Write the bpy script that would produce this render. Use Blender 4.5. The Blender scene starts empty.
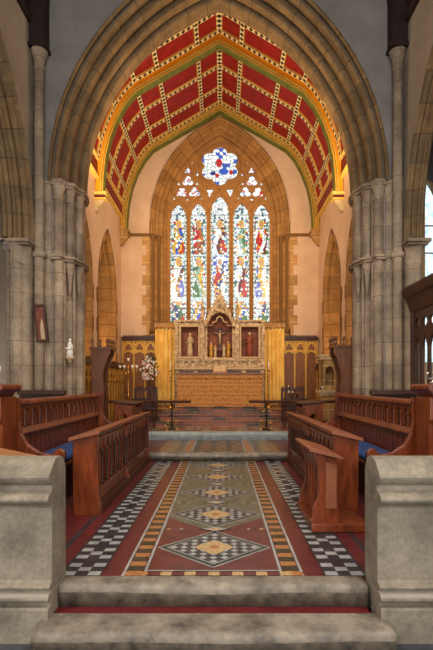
import bpy, math, random
from mathutils import Vector
from mathutils.geometry import tessellate_polygon, delaunay_2d_cdt
random.seed(7)
COL = bpy.context.scene.collection
PI = math.pi
MX = 1            # +1 builds on the given side, -1 mirrors about x = 0

# ------------------------------------------------------------------ materials
def new_mat(name):
    m = bpy.data.materials.new(name); m.use_nodes = True
    nt = m.node_tree; b = nt.nodes['Principled BSDF']
    return m, nt, b
def N(nt, t, **kw):
    n = nt.nodes.new(t)
    for k, v in kw.items(): setattr(n, k, v)
    return n
def srgb(r, g, b):
    f = lambda c: (c/255/12.92) if c/255 <= .04045 else ((c/255+.055)/1.055)**2.4
    return (f(r), f(g), f(b), 1)
def ramp(nt, fac, stops):
    r = N(nt, 'ShaderNodeValToRGB'); e = r.color_ramp.elements
    while len(e) < len(stops): e.new(.5)
    for i, (p, c) in enumerate(stops): e[i].position = p; e[i].color = c
    nt.links.new(fac, r.inputs[0]); return r.outputs[0]
def mixc(nt, a, b, fac, mode='MIX'):
    m = N(nt, 'ShaderNodeMix', data_type='RGBA', blend_type=mode)
    for sock, v in ((m.inputs[0], fac), (m.inputs[6], a), (m.inputs[7], b)):
        if hasattr(v, 'links'): nt.links.new(v, sock)
        else: sock.default_value = v
    return m.outputs[2]
def noise(nt, vec, scale, detail=4, rough=.6):
    n = N(nt, 'ShaderNodeTexNoise'); n.inputs['Scale'].default_value = scale
    n.inputs['Detail'].default_value = detail; n.inputs['Roughness'].default_value = rough
    if vec is not None: nt.links.new(vec, n.inputs['Vector'])
    return n.outputs[0]
def bump(nt, b, h, s=.3, d=.02):
    n = N(nt, 'ShaderNodeBump'); n.inputs['Strength'].default_value = s; n.inputs['Distance'].default_value = d
    nt.links.new(h, n.inputs['Height']); nt.links.new(n.outputs[0], b.inputs['Normal'])
def pos(nt): return N(nt, 'ShaderNodeNewGeometry').outputs['Position']
def maths(nt, op, a, b=None, c=None):
    m = N(nt, 'ShaderNodeMath', operation=op)
    for i, v in enumerate((a, b, c)):
        if v is None: continue
        if hasattr(v, 'links'): nt.links.new(v, m.inputs[i])
        else: m.inputs[i].default_value = v
    return m.outputs[0]

def stone(name, c1, c2, joint, rowh=.42, bw=.8, rough=.85, uv=False, mort=.012, bscale=9.0, bstr=.35):
    m, nt, b = new_mat(name); P = pos(nt)
    if uv:
        vec = N(nt, 'ShaderNodeUVMap').outputs[0]
    else:
        s = N(nt, 'ShaderNodeSeparateXYZ'); nt.links.new(P, s.inputs[0])
        c = N(nt, 'ShaderNodeCombineXYZ')
        nt.links.new(maths(nt, 'ADD', s.outputs[0], s.outputs[1]), c.inputs[0])
        nt.links.new(s.outputs[2], c.inputs[1]); vec = c.outputs[0]
    k = N(nt, 'ShaderNodeTexBrick'); nt.links.new(vec, k.inputs['Vector'])
    k.inputs['Scale'].default_value = 1; k.inputs['Row Height'].default_value = rowh
    k.inputs['Brick Width'].default_value = bw; k.inputs['Mortar Size'].default_value = mort
    k.inputs['Mortar Smooth'].default_value = .3; k.inputs['Bias'].default_value = 0
    k.inputs['Color1'].default_value = (.82, .81, .80, 1); k.inputs['Color2'].default_value = (1.10, 1.05, 1, 1)
    k.inputs['Mortar'].default_value = (1, 1, 1, 1)
    base = ramp(nt, noise(nt, P, 2.3, 6, .7), [(.3, c1), (.7, c2)])
    fine = ramp(nt, noise(nt, P, 28, 5, .7), [(.25, (.72, .72, .72, 1)), (.75, (1.15, 1.15, 1.15, 1))])
    col = mixc(nt, base, fine, 1, 'MULTIPLY'); col = mixc(nt, col, k.outputs[0], 1, 'MULTIPLY')
    col = mixc(nt, col, joint, k.outputs[1])
    nt.links.new(col, b.inputs['Base Color']); b.inputs['Roughness'].default_value = rough
    h = maths(nt, 'SUBTRACT', noise(nt, P, bscale, 6, .7), maths(nt, 'MULTIPLY', k.outputs[1], .5))
    bump(nt, b, h, bstr, .03)
    return m
def plain(name, c1, c2, scale=4, rough=.8, bs=.15, metal=0, stretch=None, spec=None):
    m, nt, b = new_mat(name); P = pos(nt)
    if stretch:
        mp = N(nt, 'ShaderNodeMapping'); mp.inputs['Scale'].default_value = stretch
        nt.links.new(P, mp.inputs[0]); P = mp.outputs[0]
    n = noise(nt, P, scale, 6, .65)
    nt.links.new(ramp(nt, n, [(.3, c1), (.7, c2)]), b.inputs['Base Color'])
    b.inputs['Roughness'].default_value = rough; b.inputs['Metallic'].default_value = metal
    if spec is not None: b.inputs['Specular IOR Level'].default_value = spec
    if bs: bump(nt, b, n, bs, .02)
    return m
M = {}
M['stone_nave'] = stone('nave pier ashlar', srgb(126, 110, 94), srgb(194, 174, 150), srgb(120, 106, 90), mort=.007)
M['stone_arch'] = stone('arch voussoir stone', srgb(104, 82, 56), srgb(156, 128, 90), srgb(96, 78, 54), rowh=.42, bw=50, uv=True)
M['stone_gold'] = stone('honey coloured window stone', srgb(150, 108, 58), srgb(196, 150, 88), srgb(120, 86, 46), rowh=.35, bw=50, uv=True)
M['stone_goldwall'] = stone('honey coloured ashlar', srgb(168, 128, 76), srgb(206, 164, 106), srgb(216, 186, 140), rowh=.36, bw=.7)
M['tracery'] = plain('tracery stone', srgb(142, 98, 52), srgb(178, 130, 74), 8, .85, .3)
M['dwarf'] = stone('weathered grey dwarf wall stone', srgb(104, 96, 84), srgb(178, 168, 150), srgb(150, 142, 130), rowh=5.13, bw=6.2, bscale=14, bstr=.5)
M['step'] = plain('worn step stone', srgb(70, 64, 58), srgb(158, 146, 130), 5, .6, .5)
M['step_blue'] = plain('pale blue grey worn step stone', srgb(124, 134, 136), srgb(172, 180, 176), 6, .45, .3)
M['slab'] = plain('dark nave floor slab', srgb(44, 48, 54), srgb(78, 82, 88), 4, .6, .3)
M['plaster_dark'] = plain('grey lime plaster', srgb(124, 118, 114), srgb(150, 143, 137), 1.6, .95, .25)
M['plaster_side'] = plain('pale buff plaster', srgb(150, 136, 122), srgb(176, 160, 142), 1.6, .95, .25)
M['plaster_pink'] = plain('warm cream plaster', srgb(204, 172, 144), srgb(226, 196, 168), 1.4, .95, .2)
M['wood'] = plain('red brown oak', srgb(70, 28, 14), srgb(146, 72, 38), 5, .28, .1, stretch=(3, 3, .6))
M['wood_dark'] = plain('dark stained oak', srgb(36, 18, 12), srgb(78, 40, 26), 6, .4, .1, stretch=(3, 3, .6))
M['wood_mid'] = plain('mid brown oak panel', srgb(98, 58, 28), srgb(150, 96, 50), 5, .4, .1, stretch=(4, 4, .5))
M['wood_light'] = plain('pale polished desk top', srgb(150, 96, 60), srgb(190, 136, 92), 5, .3, .05, stretch=(3, .6, 3))
M['wood_stall'] = plain('brown stall oak', srgb(78, 42, 22), srgb(126, 74, 40), 6, .4, .1, stretch=(3, 3, .6))
M['wood_top'] = plain('oak lightened for desk top gloss', srgb(126, 70, 44), srgb(142, 84, 54), 3, .5, 0)  # paler than the other oak: gloss on the tops put into the colour
M['timber'] = plain('black brown roof timber', srgb(26, 12, 10), srgb(50, 24, 18), 5, .8, .1)
M['gilt'] = plain('gilded carving and shaded east rib', srgb(176, 128, 44), srgb(222, 176, 82), 12, .45, .2, metal=.3)
M['brass'] = plain('polished brass', srgb(190, 140, 60), srgb(230, 190, 100), 8, .25, 0, metal=.9)
M['iron'] = plain('dark wrought iron', srgb(30, 26, 22), srgb(62, 52, 42), 10, .5, .1, metal=.5)
M['silver'] = plain('silvered metal', srgb(170, 170, 168), srgb(220, 220, 216), 10, .25, 0, metal=.8)
M['blue'] = plain('dark blue cushion cloth', srgb(14, 38, 84), srgb(30, 66, 124), 14, .9, .3)
M['teal'] = plain('teal cloth', srgb(14, 92, 84), srgb(30, 130, 112), 14, .9, .3)
M['white'] = plain('white wax', srgb(232, 226, 210), srgb(246, 242, 230), 10, .6, 0)
M['cream'] = plain('carved cream stone', srgb(176, 150, 112), srgb(214, 190, 150), 9, .75, .4)
M['niche_back'] = plain('dark red brown painted panel', srgb(96, 44, 34), srgb(146, 84, 60), 7, .7, .1)
M['niche_red'] = plain('red brown painted robe', srgb(128, 52, 38), srgb(160, 84, 60), 8, .7, 0)
M['skin'] = plain('painted figure skin', srgb(206, 160, 124), srgb(220, 178, 140), 8, .7, 0)
M['orange'] = plain('orange yellow painted rib', srgb(236, 150, 20), srgb(252, 174, 34), 3, .6, .05)
M['green'] = plain('moss green painted moulding', srgb(80, 88, 26), srgb(116, 120, 44), 6, .6, .05)
M['yellow'] = plain('cream yellow painted moulding', srgb(226, 186, 84), srgb(240, 206, 112), 6, .6, .05)
M['leaf'] = plain('dark green leaves', srgb(40, 74, 30), srgb(92, 128, 62), 30, .7, 0)
M['petal_white'] = plain('white petals', srgb(228, 220, 208), srgb(246, 240, 230), 30, .7, 0)
M['petal_pink'] = plain('pink petals', srgb(214, 140, 150), srgb(232, 180, 184), 30, .7, 0)
M['red_tile'] = plain('polished red tile', srgb(76, 26, 30), srgb(108, 40, 42), 6, .3, .05)
M['maroon'] = plain('maroon floor tile', srgb(74, 30, 32), srgb(108, 50, 50), 7, .3, .05)
M['dkgreen'] = plain('dark green floor tile', srgb(28, 38, 34), srgb(52, 64, 56), 7, .25, .05)
M['black'] = plain('blue black floor tile', srgb(30, 32, 38), srgb(58, 60, 66), 7, .3, .05)
M['wtile'] = plain('white floor tile', srgb(122, 130, 134), srgb(176, 180, 178), 7, .3, .05)
M['ctile'] = plain('buff encaustic floor tile', srgb(150, 118, 76), srgb(212, 184, 134), 40, .3, .05)
M['tan'] = plain('orange tan floor tile', srgb(140, 86, 52), srgb(184, 130, 84), 24, .3, .05)
M['gtile'] = plain('grey green floor tile and sheen', srgb(74, 76, 64), srgb(110, 110, 92), 8, .28, .05)
M['plum'] = plain('dark red worn riser', srgb(84, 20, 24), srgb(112, 34, 34), 6, .5, .1)

# red boarded roof panel
m, nt, b = new_mat('crimson boarded roof panel'); P = pos(nt)
s = N(nt, 'ShaderNodeSeparateXYZ'); nt.links.new(P, s.inputs[0])
fr = maths(nt, 'FRACT', maths(nt, 'MULTIPLY', s.outputs[1], 14))
ln = maths(nt, 'LESS_THAN', fr, .14)
c = ramp(nt, noise(nt, P, 5), [(.3, srgb(126, 10, 8)), (.7, srgb(168, 20, 14))])
c = mixc(nt, c, srgb(96, 8, 6), ln); nt.links.new(c, b.inputs['Base Color']); b.inputs['Roughness'].default_value = .6
M['redpanel'] = m
# painted batten with alternating black and cream diamonds between yellow edges
m, nt, b = new_mat('cream and black patterned batten')
uvn = N(nt, 'ShaderNodeUVMap'); s = N(nt, 'ShaderNodeSeparateXYZ'); nt.links.new(uvn.outputs[0], s.inputs[0])
au = maths(nt, 'ABSOLUTE', s.outputs[0])
tri = maths(nt, 'MULTIPLY', maths(nt, 'PINGPONG', maths(nt, 'MULTIPLY', s.outputs[1], 1.0), .07), 1/.07)
dm = maths(nt, 'LESS_THAN', maths(nt, 'ADD', maths(nt, 'MULTIPLY', au, .8), tri), .82)
c = mixc(nt, srgb(240, 224, 178), srgb(32, 22, 14), dm)
c = mixc(nt, c, srgb(206, 166, 84), maths(nt, 'GREATER_THAN', au, .86))
nt.links.new(c, b.inputs['Base Color']); b.inputs['Roughness'].default_value = .6
M['batten'] = m
# frieze
m, nt, b = new_mat('red frieze with cream pattern lines')
uvn = N(nt, 'ShaderNodeUVMap'); s = N(nt, 'ShaderNodeSeparateXYZ'); nt.links.new(uvn.outputs[0], s.inputs[0])
au = maths(nt, 'ABSOLUTE', s.outputs[0]); fr = maths(nt, 'FRACT', maths(nt, 'MULTIPLY', s.outputs[1], 5))
l1 = maths(nt, 'MULTIPLY', maths(nt, 'GREATER_THAN', au, .78), maths(nt, 'GREATER_THAN', fr, .3))
c = mixc(nt, srgb(140, 18, 12), srgb(230, 206, 150), l1)
l2 = maths(nt, 'LESS_THAN', maths(nt, 'ABSOLUTE', maths(nt, 'SUBTRACT', au, .4)), .1)
c = mixc(nt, c, srgb(44, 22, 12), l2)
nt.links.new(c, b.inputs['Base Color']); b.inputs['Roughness'].default_value = .6
M['frieze'] = m
# altar frontal tapestry
m, nt, b = new_mat('gold brown embroidered frontal'); P = pos(nt)
v = N(nt, 'ShaderNodeTexVoronoi'); v.inputs['Scale'].default_value = 26; nt.links.new(P, v.inputs['Vector'])
c = ramp(nt, v.outputs[0], [(.0, srgb(214, 160, 92)), (.4, srgb(186, 128, 66)), (.8, srgb(150, 94, 46))])
s = N(nt, 'ShaderNodeSeparateXYZ'); nt.links.new(P, s.inputs[0])
g1 = maths(nt, 'LESS_THAN', maths(nt, 'FRACT', maths(nt, 'MULTIPLY', s.outputs[2], 8.3)), .1)
c = mixc(nt, c, srgb(214, 162, 88), g1)
nt.links.new(c, b.inputs['Base Color']); b.inputs['Roughness'].default_value = .75
M['frontal'] = m
# curtain
m, nt, b = new_mat('gold brocade curtain'); P = pos(nt)
c = ramp(nt, noise(nt, P, 4), [(.35, srgb(236, 190, 72)), (.65, srgb(254, 224, 124))])
nt.links.new(c, b.inputs['Base Color']); b.inputs['Roughness'].default_value = .55; b.inputs['Sheen Weight'].default_value = .3
M['curtain'] = m
# speckled carved alabaster for the reredos
m, nt, b = new_mat('veined brown and cream alabaster'); P = pos(nt)
n = noise(nt, P, 11, 8, .75)
c = ramp(nt, n, [(.36, srgb(104, 76, 50)), (.47, srgb(176, 146, 108)), (.62, srgb(226, 206, 170))])
nt.links.new(c, b.inputs['Base Color']); b.inputs['Roughness'].default_value = .6; bump(nt, b, n, .4, .02)
M['alabaster'] = m
# sanctuary riser bricks
m, nt, b = new_mat('red and black glazed step tiles'); P = pos(nt)
s = N(nt, 'ShaderNodeSeparateXYZ'); nt.links.new(P, s.inputs[0])
cb = N(nt, 'ShaderNodeCombineXYZ'); nt.links.new(s.outputs[0], cb.inputs[0])
nt.links.new(maths(nt, 'ADD', maths(nt, 'MULTIPLY', s.outputs[1], .5), s.outputs[2]), cb.inputs[1])
k = N(nt, 'ShaderNodeTexBrick'); nt.links.new(cb.outputs[0], k.inputs['Vector'])
for a, v_ in (('Scale', 1), ('Row Height', .065), ('Brick Width', .33), ('Mortar Size', .004)): k.inputs[a].default_value = v_
k.inputs['Color1'].default_value = srgb(160, 84, 58); k.inputs['Color2'].default_value = srgb(50, 50, 46); k.inputs['Mortar'].default_value = srgb(160, 140, 116)
nt.links.new(k.outputs[0], b.inputs['Base Color']); b.inputs['Roughness'].default_value = .35
M['steptile'] = m
# lit stained glass, colours of the glass from a colour attribute
def glass_mat(name, strength):
    m, nt, b = new_mat(name)
    a = N(nt, 'ShaderNodeVertexColor', layer_name='glass'); b.inputs['Base Color'].default_value = (.02, .02, .02, 1)
    b.inputs['Roughness'].default_value = .2
    nt.links.new(a.outputs[0], b.inputs['Emission Color']); b.inputs['Emission Strength'].default_value = strength
    return m
M['glass'] = glass_mat('backlit stained glass', 1.15)
m, nt, b = new_mat('backlit pale quarry glass'); P = pos(nt)
c = ramp(nt, noise(nt, P, 9), [(.3, srgb(150, 190, 214)), (.7, srgb(236, 240, 236))])
nt.links.new(c, b.inputs['Emission Color']); b.inputs['Emission Strength'].default_value = 1.6
b.inputs['Base Color'].default_value = (.1, .1, .1, 1); M['pale_glass'] = m
m, nt, b = new_mat('amber glow added on jamb'); P = pos(nt)
c = ramp(nt, noise(nt, P, 9), [(.3, srgb(220, 190, 90)), (.7, srgb(250, 236, 170))])
nt.links.new(c, b.inputs['Emission Color']); b.inputs['Emission Strength'].default_value = 1.3
b.inputs['Base Color'].default_value = (.1, .1, .1, 1); M['amber_glow'] = m

# ------------------------------------------------------------------ mesh builder
class MB:
    def __init__(s): s.v = []; s.f = []; s.mi = []; s.sm = []; s.uv = []
    def face(s, pts, mi=0, sm=False, uv=None):
        i = len(s.v); s.v += [tuple(p) for p in pts]; s.f.append(list(range(i, i+len(pts))))
        s.mi.append(mi); s.sm.append(sm); s.uv.append(uv)
    def box(s, x0, x1, y0, y1, z0, z1, mi=0):
        if x0 > x1: x0, x1 = x1, x0
        i = len(s.v)
        s.v += [(x, y, z) for z in (z0, z1) for y in (y0, y1) for x in (x0, x1)]
        for q in ((0, 2, 3, 1), (4, 5, 7, 6), (0, 1, 5, 4), (2, 6, 7, 3), (0, 4, 6, 2), (1, 3, 7, 5)):
            s.f.append([i+k for k in q]); s.mi.append(mi); s.sm.append(False); s.uv.append(None)
        return s
    def grid(s, rows, mi=0, sm=True, closed=False, uvs=None):
        i = len(s.v); n = len(rows[0])
        for r in rows: s.v += [tuple(p) for p in r]
        for a in range(len(rows)-1):
            for b_ in range(n if closed else n-1):
                c = (b_+1) % n
                s.f.append([i+a*n+b_, i+a*n+c, i+(a+1)*n+c, i+(a+1)*n+b_]); s.mi.append(mi); s.sm.append(sm)
                s.uv.append([uvs[a][b_], uvs[a][c], uvs[a+1][c], uvs[a+1][b_]] if uvs else None)
        return s
    def lathe(s, x, y, prof, n=12, mi=0, sm=True):
        rows = [[(x+r*math.cos(2*PI*k/n), y+r*math.sin(2*PI*k/n), z) for k in range(n)] for r, z in prof]
        s.grid(rows, mi, sm, True)
        s.face(rows[0][::-1], mi); s.face(rows[-1], mi); return s
    def tube(s, pts, r, n=8, mi=0, rr=None):
        rows = []; P = [Vector(p) for p in pts]
        for k, p in enumerate(P):
            t = (P[min(k+1, len(P)-1)]-P[max(k-1, 0)]).normalized()
            up = Vector((0, 0, 1)) if abs(t.z) < .9 else Vector((0, 1, 0))
            a = t.cross(up).normalized(); b_ = a.cross(t)
            q = r if rr is None else rr[k]
            rows.append([p+q*(math.cos(2*PI*j/n)*a+math.sin(2*PI*j/n)*b_) for j in range(n)])
        s.grid(rows, mi, True, True); s.face(rows[0][::-1], mi); s.face(rows[-1], mi); return s
    def ball(s, c, r, n=10, mi=0, sc=(1, 1, 1)):
        rows = []
        for k in range(n//2+1):
            t = PI*k/(n//2); rr_ = max(math.sin(t), .001)*r
            rows.append([(c[0]+rr_*math.cos(2*PI*j/n)*sc[0], c[1]+rr_*math.sin(2*PI*j/n)*sc[1], c[2]-r*math.cos(t)*sc[2]) for j in range(n)])
        return s.grid(rows, mi, True, True)
    def prism(s, poly, pl, a, b_, mi=0):
        """poly in (u, v); pl(u, v, w) -> xyz; extruded w from a to b"""
        tr = tessellate_polygon([[Vector((u, v, 0)) for u, v in poly]])
        for t in tr:
            s.face([pl(*poly[k], a) for k in t], mi); s.face([pl(*poly[k], b_) for k in t[::-1]], mi)
        for k in range(len(poly)):
            p, q = poly[k], poly[(k+1) % len(poly)]
            s.face([pl(*p, a), pl(*q, a), pl(*q, b_), pl(*p, b_)], mi)
        return s
    def plate(s, outer, holes, pl, a, b_, mi=0):
        loops = [outer]+holes; fl_, ed = [], []
        for L in loops:
            i0 = len(fl_); fl_ += [Vector(p) for p in L]; ed += [(i0+k, i0+(k+1) % len(L)) for k in range(len(L))]
        def inside(P, x, y):
            r = False
            for k in range(len(P)):
                (x1, y1), (x2, y2) = P[k], P[(k+1) % len(P)]
                if (y1 > y) != (y2 > y) and x < (x2-x1)*(y-y1)/(y2-y1)+x1: r = not r
            return r
        vo, _, fo = delaunay_2d_cdt(fl_, ed, [], 0, 1e-5)[:3]
        flat = [(q.x, q.y) for q in vo]; tris = []
        for t in fo:
            gx = sum(flat[k][0] for k in t)/3; gy = sum(flat[k][1] for k in t)/3
            if inside(outer, gx, gy) and not any(inside(h, gx, gy) for h in holes): tris.append(list(t))
        for t in tris:
            s.face([pl(*flat[k], a) for k in t], mi); s.face([pl(*flat[k], b_) for k in t[::-1]], mi)
        for L in loops:
            for k in range(len(L)):
                p, q = L[k], L[(k+1) % len(L)]
                s.face([pl(*p, a), pl(*q, a), pl(*q, b_), pl(*p, b_)], mi)
        return s
    def build(s, name, mat, parent=None, bevel=0, kind=None, fixn=True):
        vs = [(v[0]*MX, v[1], v[2]) for v in s.v]
        me = bpy.data.meshes.new(name)
        if parent is not None:
            off = Vector((0, 0, 0)); p = parent
            while p: off += p.location; p = p.parent
        else:
            xs, ys, zs = zip(*vs); off = Vector(((min(xs)+max(xs))/2, (min(ys)+max(ys))/2, min(zs)))
        me.from_pydata([(v[0]-off.x, v[1]-off.y, v[2]-off.z) for v in vs], [], [f[::MX] for f in s.f])
        mats = mat if isinstance(mat, list) else [mat]
        for q in mats: me.materials.append(q)
        me.polygons.foreach_set('material_index', s.mi); me.polygons.foreach_set('use_smooth', s.sm)
        if any(u for u in s.uv):
            L = me.uv_layers.new(name='UVMap'); k = 0
            for u in s.uv2():
                L.data[k].uv = u; k += 1
        import bmesh
        bm = bmesh.new(); bm.from_mesh(me)
        bmesh.ops.remove_doubles(bm, verts=bm.verts, dist=.0002)
        if fixn: bmesh.ops.recalc_face_normals(bm, faces=bm.faces)
        bm.to_mesh(me); bm.free()
        o = bpy.data.objects.new(name, me); COL.objects.link(o)
        if parent is not None: o.parent = parent
        else: o.location = off
        if kind: o['kind'] = kind
        if bevel:
            bv = o.modifiers.new('bevel', 'BEVEL'); bv.width = bevel; bv.segments = 2; bv.limit_method = 'ANGLE'; bv.angle_limit = .6
        return o
    def uv2(s):
        for f, u in zip(s.f, s.uv):
            w = list(u) if u else [(0, 0)]*len(f)
            if MX < 0: w = w[::-1]
            for q in w: yield q

def thing(name, loc, label, cat, group=None):
    o = bpy.data.objects.new(name, None); COL.objects.link(o); o.empty_display_size = .2
    o.location = (loc[0]*MX, loc[1], loc[2]); tag(o, label, cat, group); return o
def tag(o, label, cat, group=None):
    o['label'] = label; o['category'] = cat
    if group: o['group'] = group
    return o
def S(o): o['kind'] = 'structure'; return o

XZ = lambda u, v, w: (u, w, v)          # frontal plates: u = x, v = z, w = y
YZ = lambda u, v, w: (w, u, v)          # side plates: u = y, v = z, w = x
def arc_end(a, R, r=0):
    """angle (from springing) at which the arc of radius R+r reaches the middle plane"""
    return math.acos(max(-1, min(1, (R-a)/(R+r))))
def Rof(a, h): return (a*a+h*h)/(2*a)
def lancet(uc, a, z0, zs, R, n=8):
    e = arc_end(a, R); L = [(uc-a, z0)]
    L += [(uc-a+R-R*math.cos(e*k/n), zs+R*math.sin(e*k/n)) for k in range(n+1)]
    L += [(uc+a-R+R*math.cos(e*k/n), zs+R*math.sin(e*k/n)) for k in range(n-1, -1, -1)]
    L += [(uc+a, z0)]
    return L
def foil(cx, cz, n, d, rc, rot=PI/2, steps=36):
    L = []
    for k in range(steps):
        t = 2*PI*k/steps; best = 0
        for j in range(n):
            ph = t-(rot+2*PI*j/n)
            q = rc*rc-(d*math.sin(ph))**2
            if q >= 0: best = max(best, d*math.cos(ph)+math.sqrt(q))
        L.append((cx+best*math.cos(t), cz+best*math.sin(t)))
    return L
def arch_sweep(mb, uc, a, zs, R, prof, pl, n=26, mi=0, z_down=None):
    """prof: (r, w); swept over both halves of a pointed arch; optional straight jambs to z_down"""
    acc = [0]
    for k in range(1, len(prof)): acc.append(acc[-1]+math.dist(prof[k], prof[k-1]))
    for sgn in (-1, 1):
        rows, uvs = [], []
        if z_down is not None:
            for zz in (z_down, zs):
                rows.append([pl(uc+sgn*(a+r), zz, w) for r, w in prof]); uvs.append([(acc[i], zz-zs) for i in range(len(prof))])
        for k in range(n+1):
            row, uu = [], []
            for i, (r, w) in enumerate(prof):
                e = arc_end(a, R, r); t = e*k/n
                row.append(pl(uc+sgn*(a-R+(R+r)*math.cos(t)), zs+(R+r)*math.sin(t), w)); uu.append((acc[i]*.1, R*t))
            rows.append(row); uvs.append(uu)
        mb.grid(rows, mi, False, False, uvs)
def roll(r0, w0, r1, w1, out=.06, n=5):
    """rounded bead between two profile points bulging by `out` to the left of travel"""
    d = Vector((r1-r0, w1-w0)); L = d.length; nrm = Vector((-d.y, d.x)).normalized(); P = []
    for k in range(n+1):
        t = k/n; P.append((r0+d.x*t+nrm.x*out*math.sin(PI*t), w0+d.y*t+nrm.y*out*math.sin(PI*t)))
    return P
def arch_wall(mb, u0, u1, z0, z1, arches, pl, w0, w1, mi=0, n=18, ztop=None):
    """solid wall u0..u1 pierced by pointed arches (uc, a, zs, R) open from zb up"""
    top = ztop or (lambda u: z1)
    us = [u0, u1]; 
    for uc, a, zs, R, zb in arches:
        e = arc_end(a, R)
        for k in range(n+1):
            t = e*k/n; us += [uc-(a-R+R*math.cos(t)), uc+(a-R+R*math.cos(t))]
    for k in range(1, 8): us.append(u0+(u1-u0)*k/8)
    us = sorted(set(round(u, 5) for u in us if u0-1e-6 <= u <= u1+1e-6))
    def under(u):
        for uc, a, zs, R, zb in arches:
            d = abs(u-uc)
            if d < a-1e-4:
                return zb, zs+math.sqrt(max(0, R*R-(d+R-a)**2))
            if abs(d-a) <= 1e-4: return zb, zs
        return None
    for p, q in zip(us[:-1], us[1:]):
        if q-p < 1e-5: continue
        mid = under((p+q)/2)
        def seg(za0, zb0, za1, zb1):
            mb.face([pl(p, za0, w0), pl(q, zb0, w0), pl(q, zb1, w0), pl(p, za1, w0)], mi)
            mb.face([pl(p, za0, w1), pl(q, zb0, w1), pl(q, zb1, w1), pl(p, za1, w1)][::-1], mi)
        if mid is None: seg(z0, z0, top(p), top(q))
        else:
            zb = mid[0]; hp = (under(p) or (0, 0))[1]; hq = (under(q) or (0, 0))[1]
            seg(hp, hq, top(p), top(q))
            mb.face([pl(p, hp, w0), pl(q, hq, w0), pl(q, hq, w1), pl(p, hp, w1)], mi)
            if zb > z0:
                seg(z0, z0, zb, zb); mb.face([pl(p, zb, w0), pl(q, zb, w0), pl(q, zb, w1), pl(p, zb, w1)], mi)
        mb.face([pl(p, top(p), w0), pl(q, top(q), w0), pl(q, top(q), w1), pl(p, top(p), w1)], mi)
    for uc, a, zs, R, zb in arches:
        for sg in (-1, 1):
            u = uc+sg*a
            if u0 < u < u1:
                mb.face([pl(u, zb, w0), pl(u, zs, w0), pl(u, zs, w1), pl(u, zb, w1)], mi)
    for u in (u0, u1): mb.face([pl(u, z0, w0), pl(u, top(u), w0), pl(u, top(u), w1), pl(u, z0, w1)], mi)

# ------------------------------------------------------------------ camera
cam = bpy.data.cameras.new('camera'); co = bpy.data.objects.new('camera', cam); COL.objects.link(co)
co.location = (.065, 0, 1.35); co.rotation_euler = (PI/2, 0, 0)
cam.sensor_fit = 'VERTICAL'; cam.sensor_height = 36; cam.sensor_width = 36; cam.lens = 460/650*36
cam.shift_x = -5.5/650; cam.shift_y = 59/650; cam.clip_start = .05
bpy.context.scene.camera = co

# ------------------------------------------------------------------ floors and steps
fl = S(MB().box(-7, 7, -3, 9, -.42, -.30).build('floor', M['slab']))
# lower stone step with red tile tread behind its nosing
M['step_dark'] = plain('grimy and shaded step riser stone', srgb(44, 40, 36), srgb(120, 108, 92), 9, .7, .5)  # riser darkness is part grime, part shade painted into the colour
def worn_slab(x0, x1, y0, y1, z0, z1, seed):
    """slab whose front top arris is worn and slightly uneven"""
    rnd = random.Random(seed); mb = MB(); rows = []; n = 46
    for k in range(n+1):
        x = x0+(x1-x0)*k/n; d = .006*math.sin(x*5+seed)+rnd.uniform(-.004, .004)
        dip = -.012*math.exp(-(x/.5)**2)
        rows.append([(x, y1, z0), (x, y0+.012, z0), (x, y0+d+.004, z1-.05+dip), (x, y0+d+.006, z1-.022+dip), (x, y0+d+.018, z1-.006+dip), (x, y0+.05, z1+dip*.6), (x, y1, z1)])
    mb.grid(rows, 0, True)
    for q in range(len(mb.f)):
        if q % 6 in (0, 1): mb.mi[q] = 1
    mb.face([(r) for r in rows[0]]); mb.face([(r) for r in rows[-1]][::-1]); mb.face([rows[0][0], rows[0][-1], rows[-1][-1], rows[-1][0]])
    return mb
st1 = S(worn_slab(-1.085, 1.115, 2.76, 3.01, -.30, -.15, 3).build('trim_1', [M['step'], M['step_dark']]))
S(MB().box(-1.04, 1.04, 3.01, 3.16, -.298, -.152).build('trim_2', M['plum']))
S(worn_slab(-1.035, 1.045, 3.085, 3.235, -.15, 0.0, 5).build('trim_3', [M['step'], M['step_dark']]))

# tiled choir floor: every tile a polygon of the one pavement
fb = MB()
Y0, Y1 = 3.235, 8.06
fb.box(-3.3, 3.3, Y0, Y1, -.28, -.004, 0)
mats = [M['maroon'], M['black'], M['wtile'], M['ctile'], M['tan'], M['dkgreen'], M['gtile'], M['red_tile']]
MAR, BLK, WHT, CRM, TAN, DKG, GRY, RED = range(8)
def tile(x0, x1, y0, y1, mi, z=0.0): fb.face([(x0, y0, z), (x1, y0, z), (x1, y1, z), (x0, y1, z)], mi)
def polyt(P, mi, z): fb.face([(x, y, z) for x, y in P], mi)
for s_ in (-1, 1):
    a = .487; b_ = .635; w = .02
    for (p, q) in ((a-w/2, a+w/2), (b_-w/2, b_+w/2)): tile(*sorted((s_*p, s_*q)), Y0, Y1, WHT, .001)
    y = Y0; k = 0
    while y < Y1:
        y2 = min(y+.088, Y1); tile(*sorted((s_*(a+w/2+.008), s_*(b_-w/2-.008))), y+.004, y2-.002, (TAN if k % 2 == 0 else DKG), .001); y = y2; k += 1
    # plain band, then chequer band of small white tiles on black, then red with a black line
    tile(*sorted((s_*.79, s_*1.09)), Y0, Y1, BLK, .0005)
    y = Y0+.01; k = 0
    while y < Y1-.06:
        for c_ in ((0, 2), (1,), (0, 2))[k % 3]:
            x = .80+c_*.09
            tile(*sorted((s_*(x), s_*(x+.088))), y, y+.07, WHT, .001)
        y += .076; k += 1
        if k % 3 == 0: y += .085
    tile(*sorted((s_*1.09, s_*1.2)), Y0, Y1, RED, .0005)
    tile(*sorted((s_*1.2, s_*1.25)), Y0, Y1, BLK, .0005)
    tile(*sorted((s_*1.25, s_*1.6)), Y0, Y1, RED, .0005)
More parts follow.
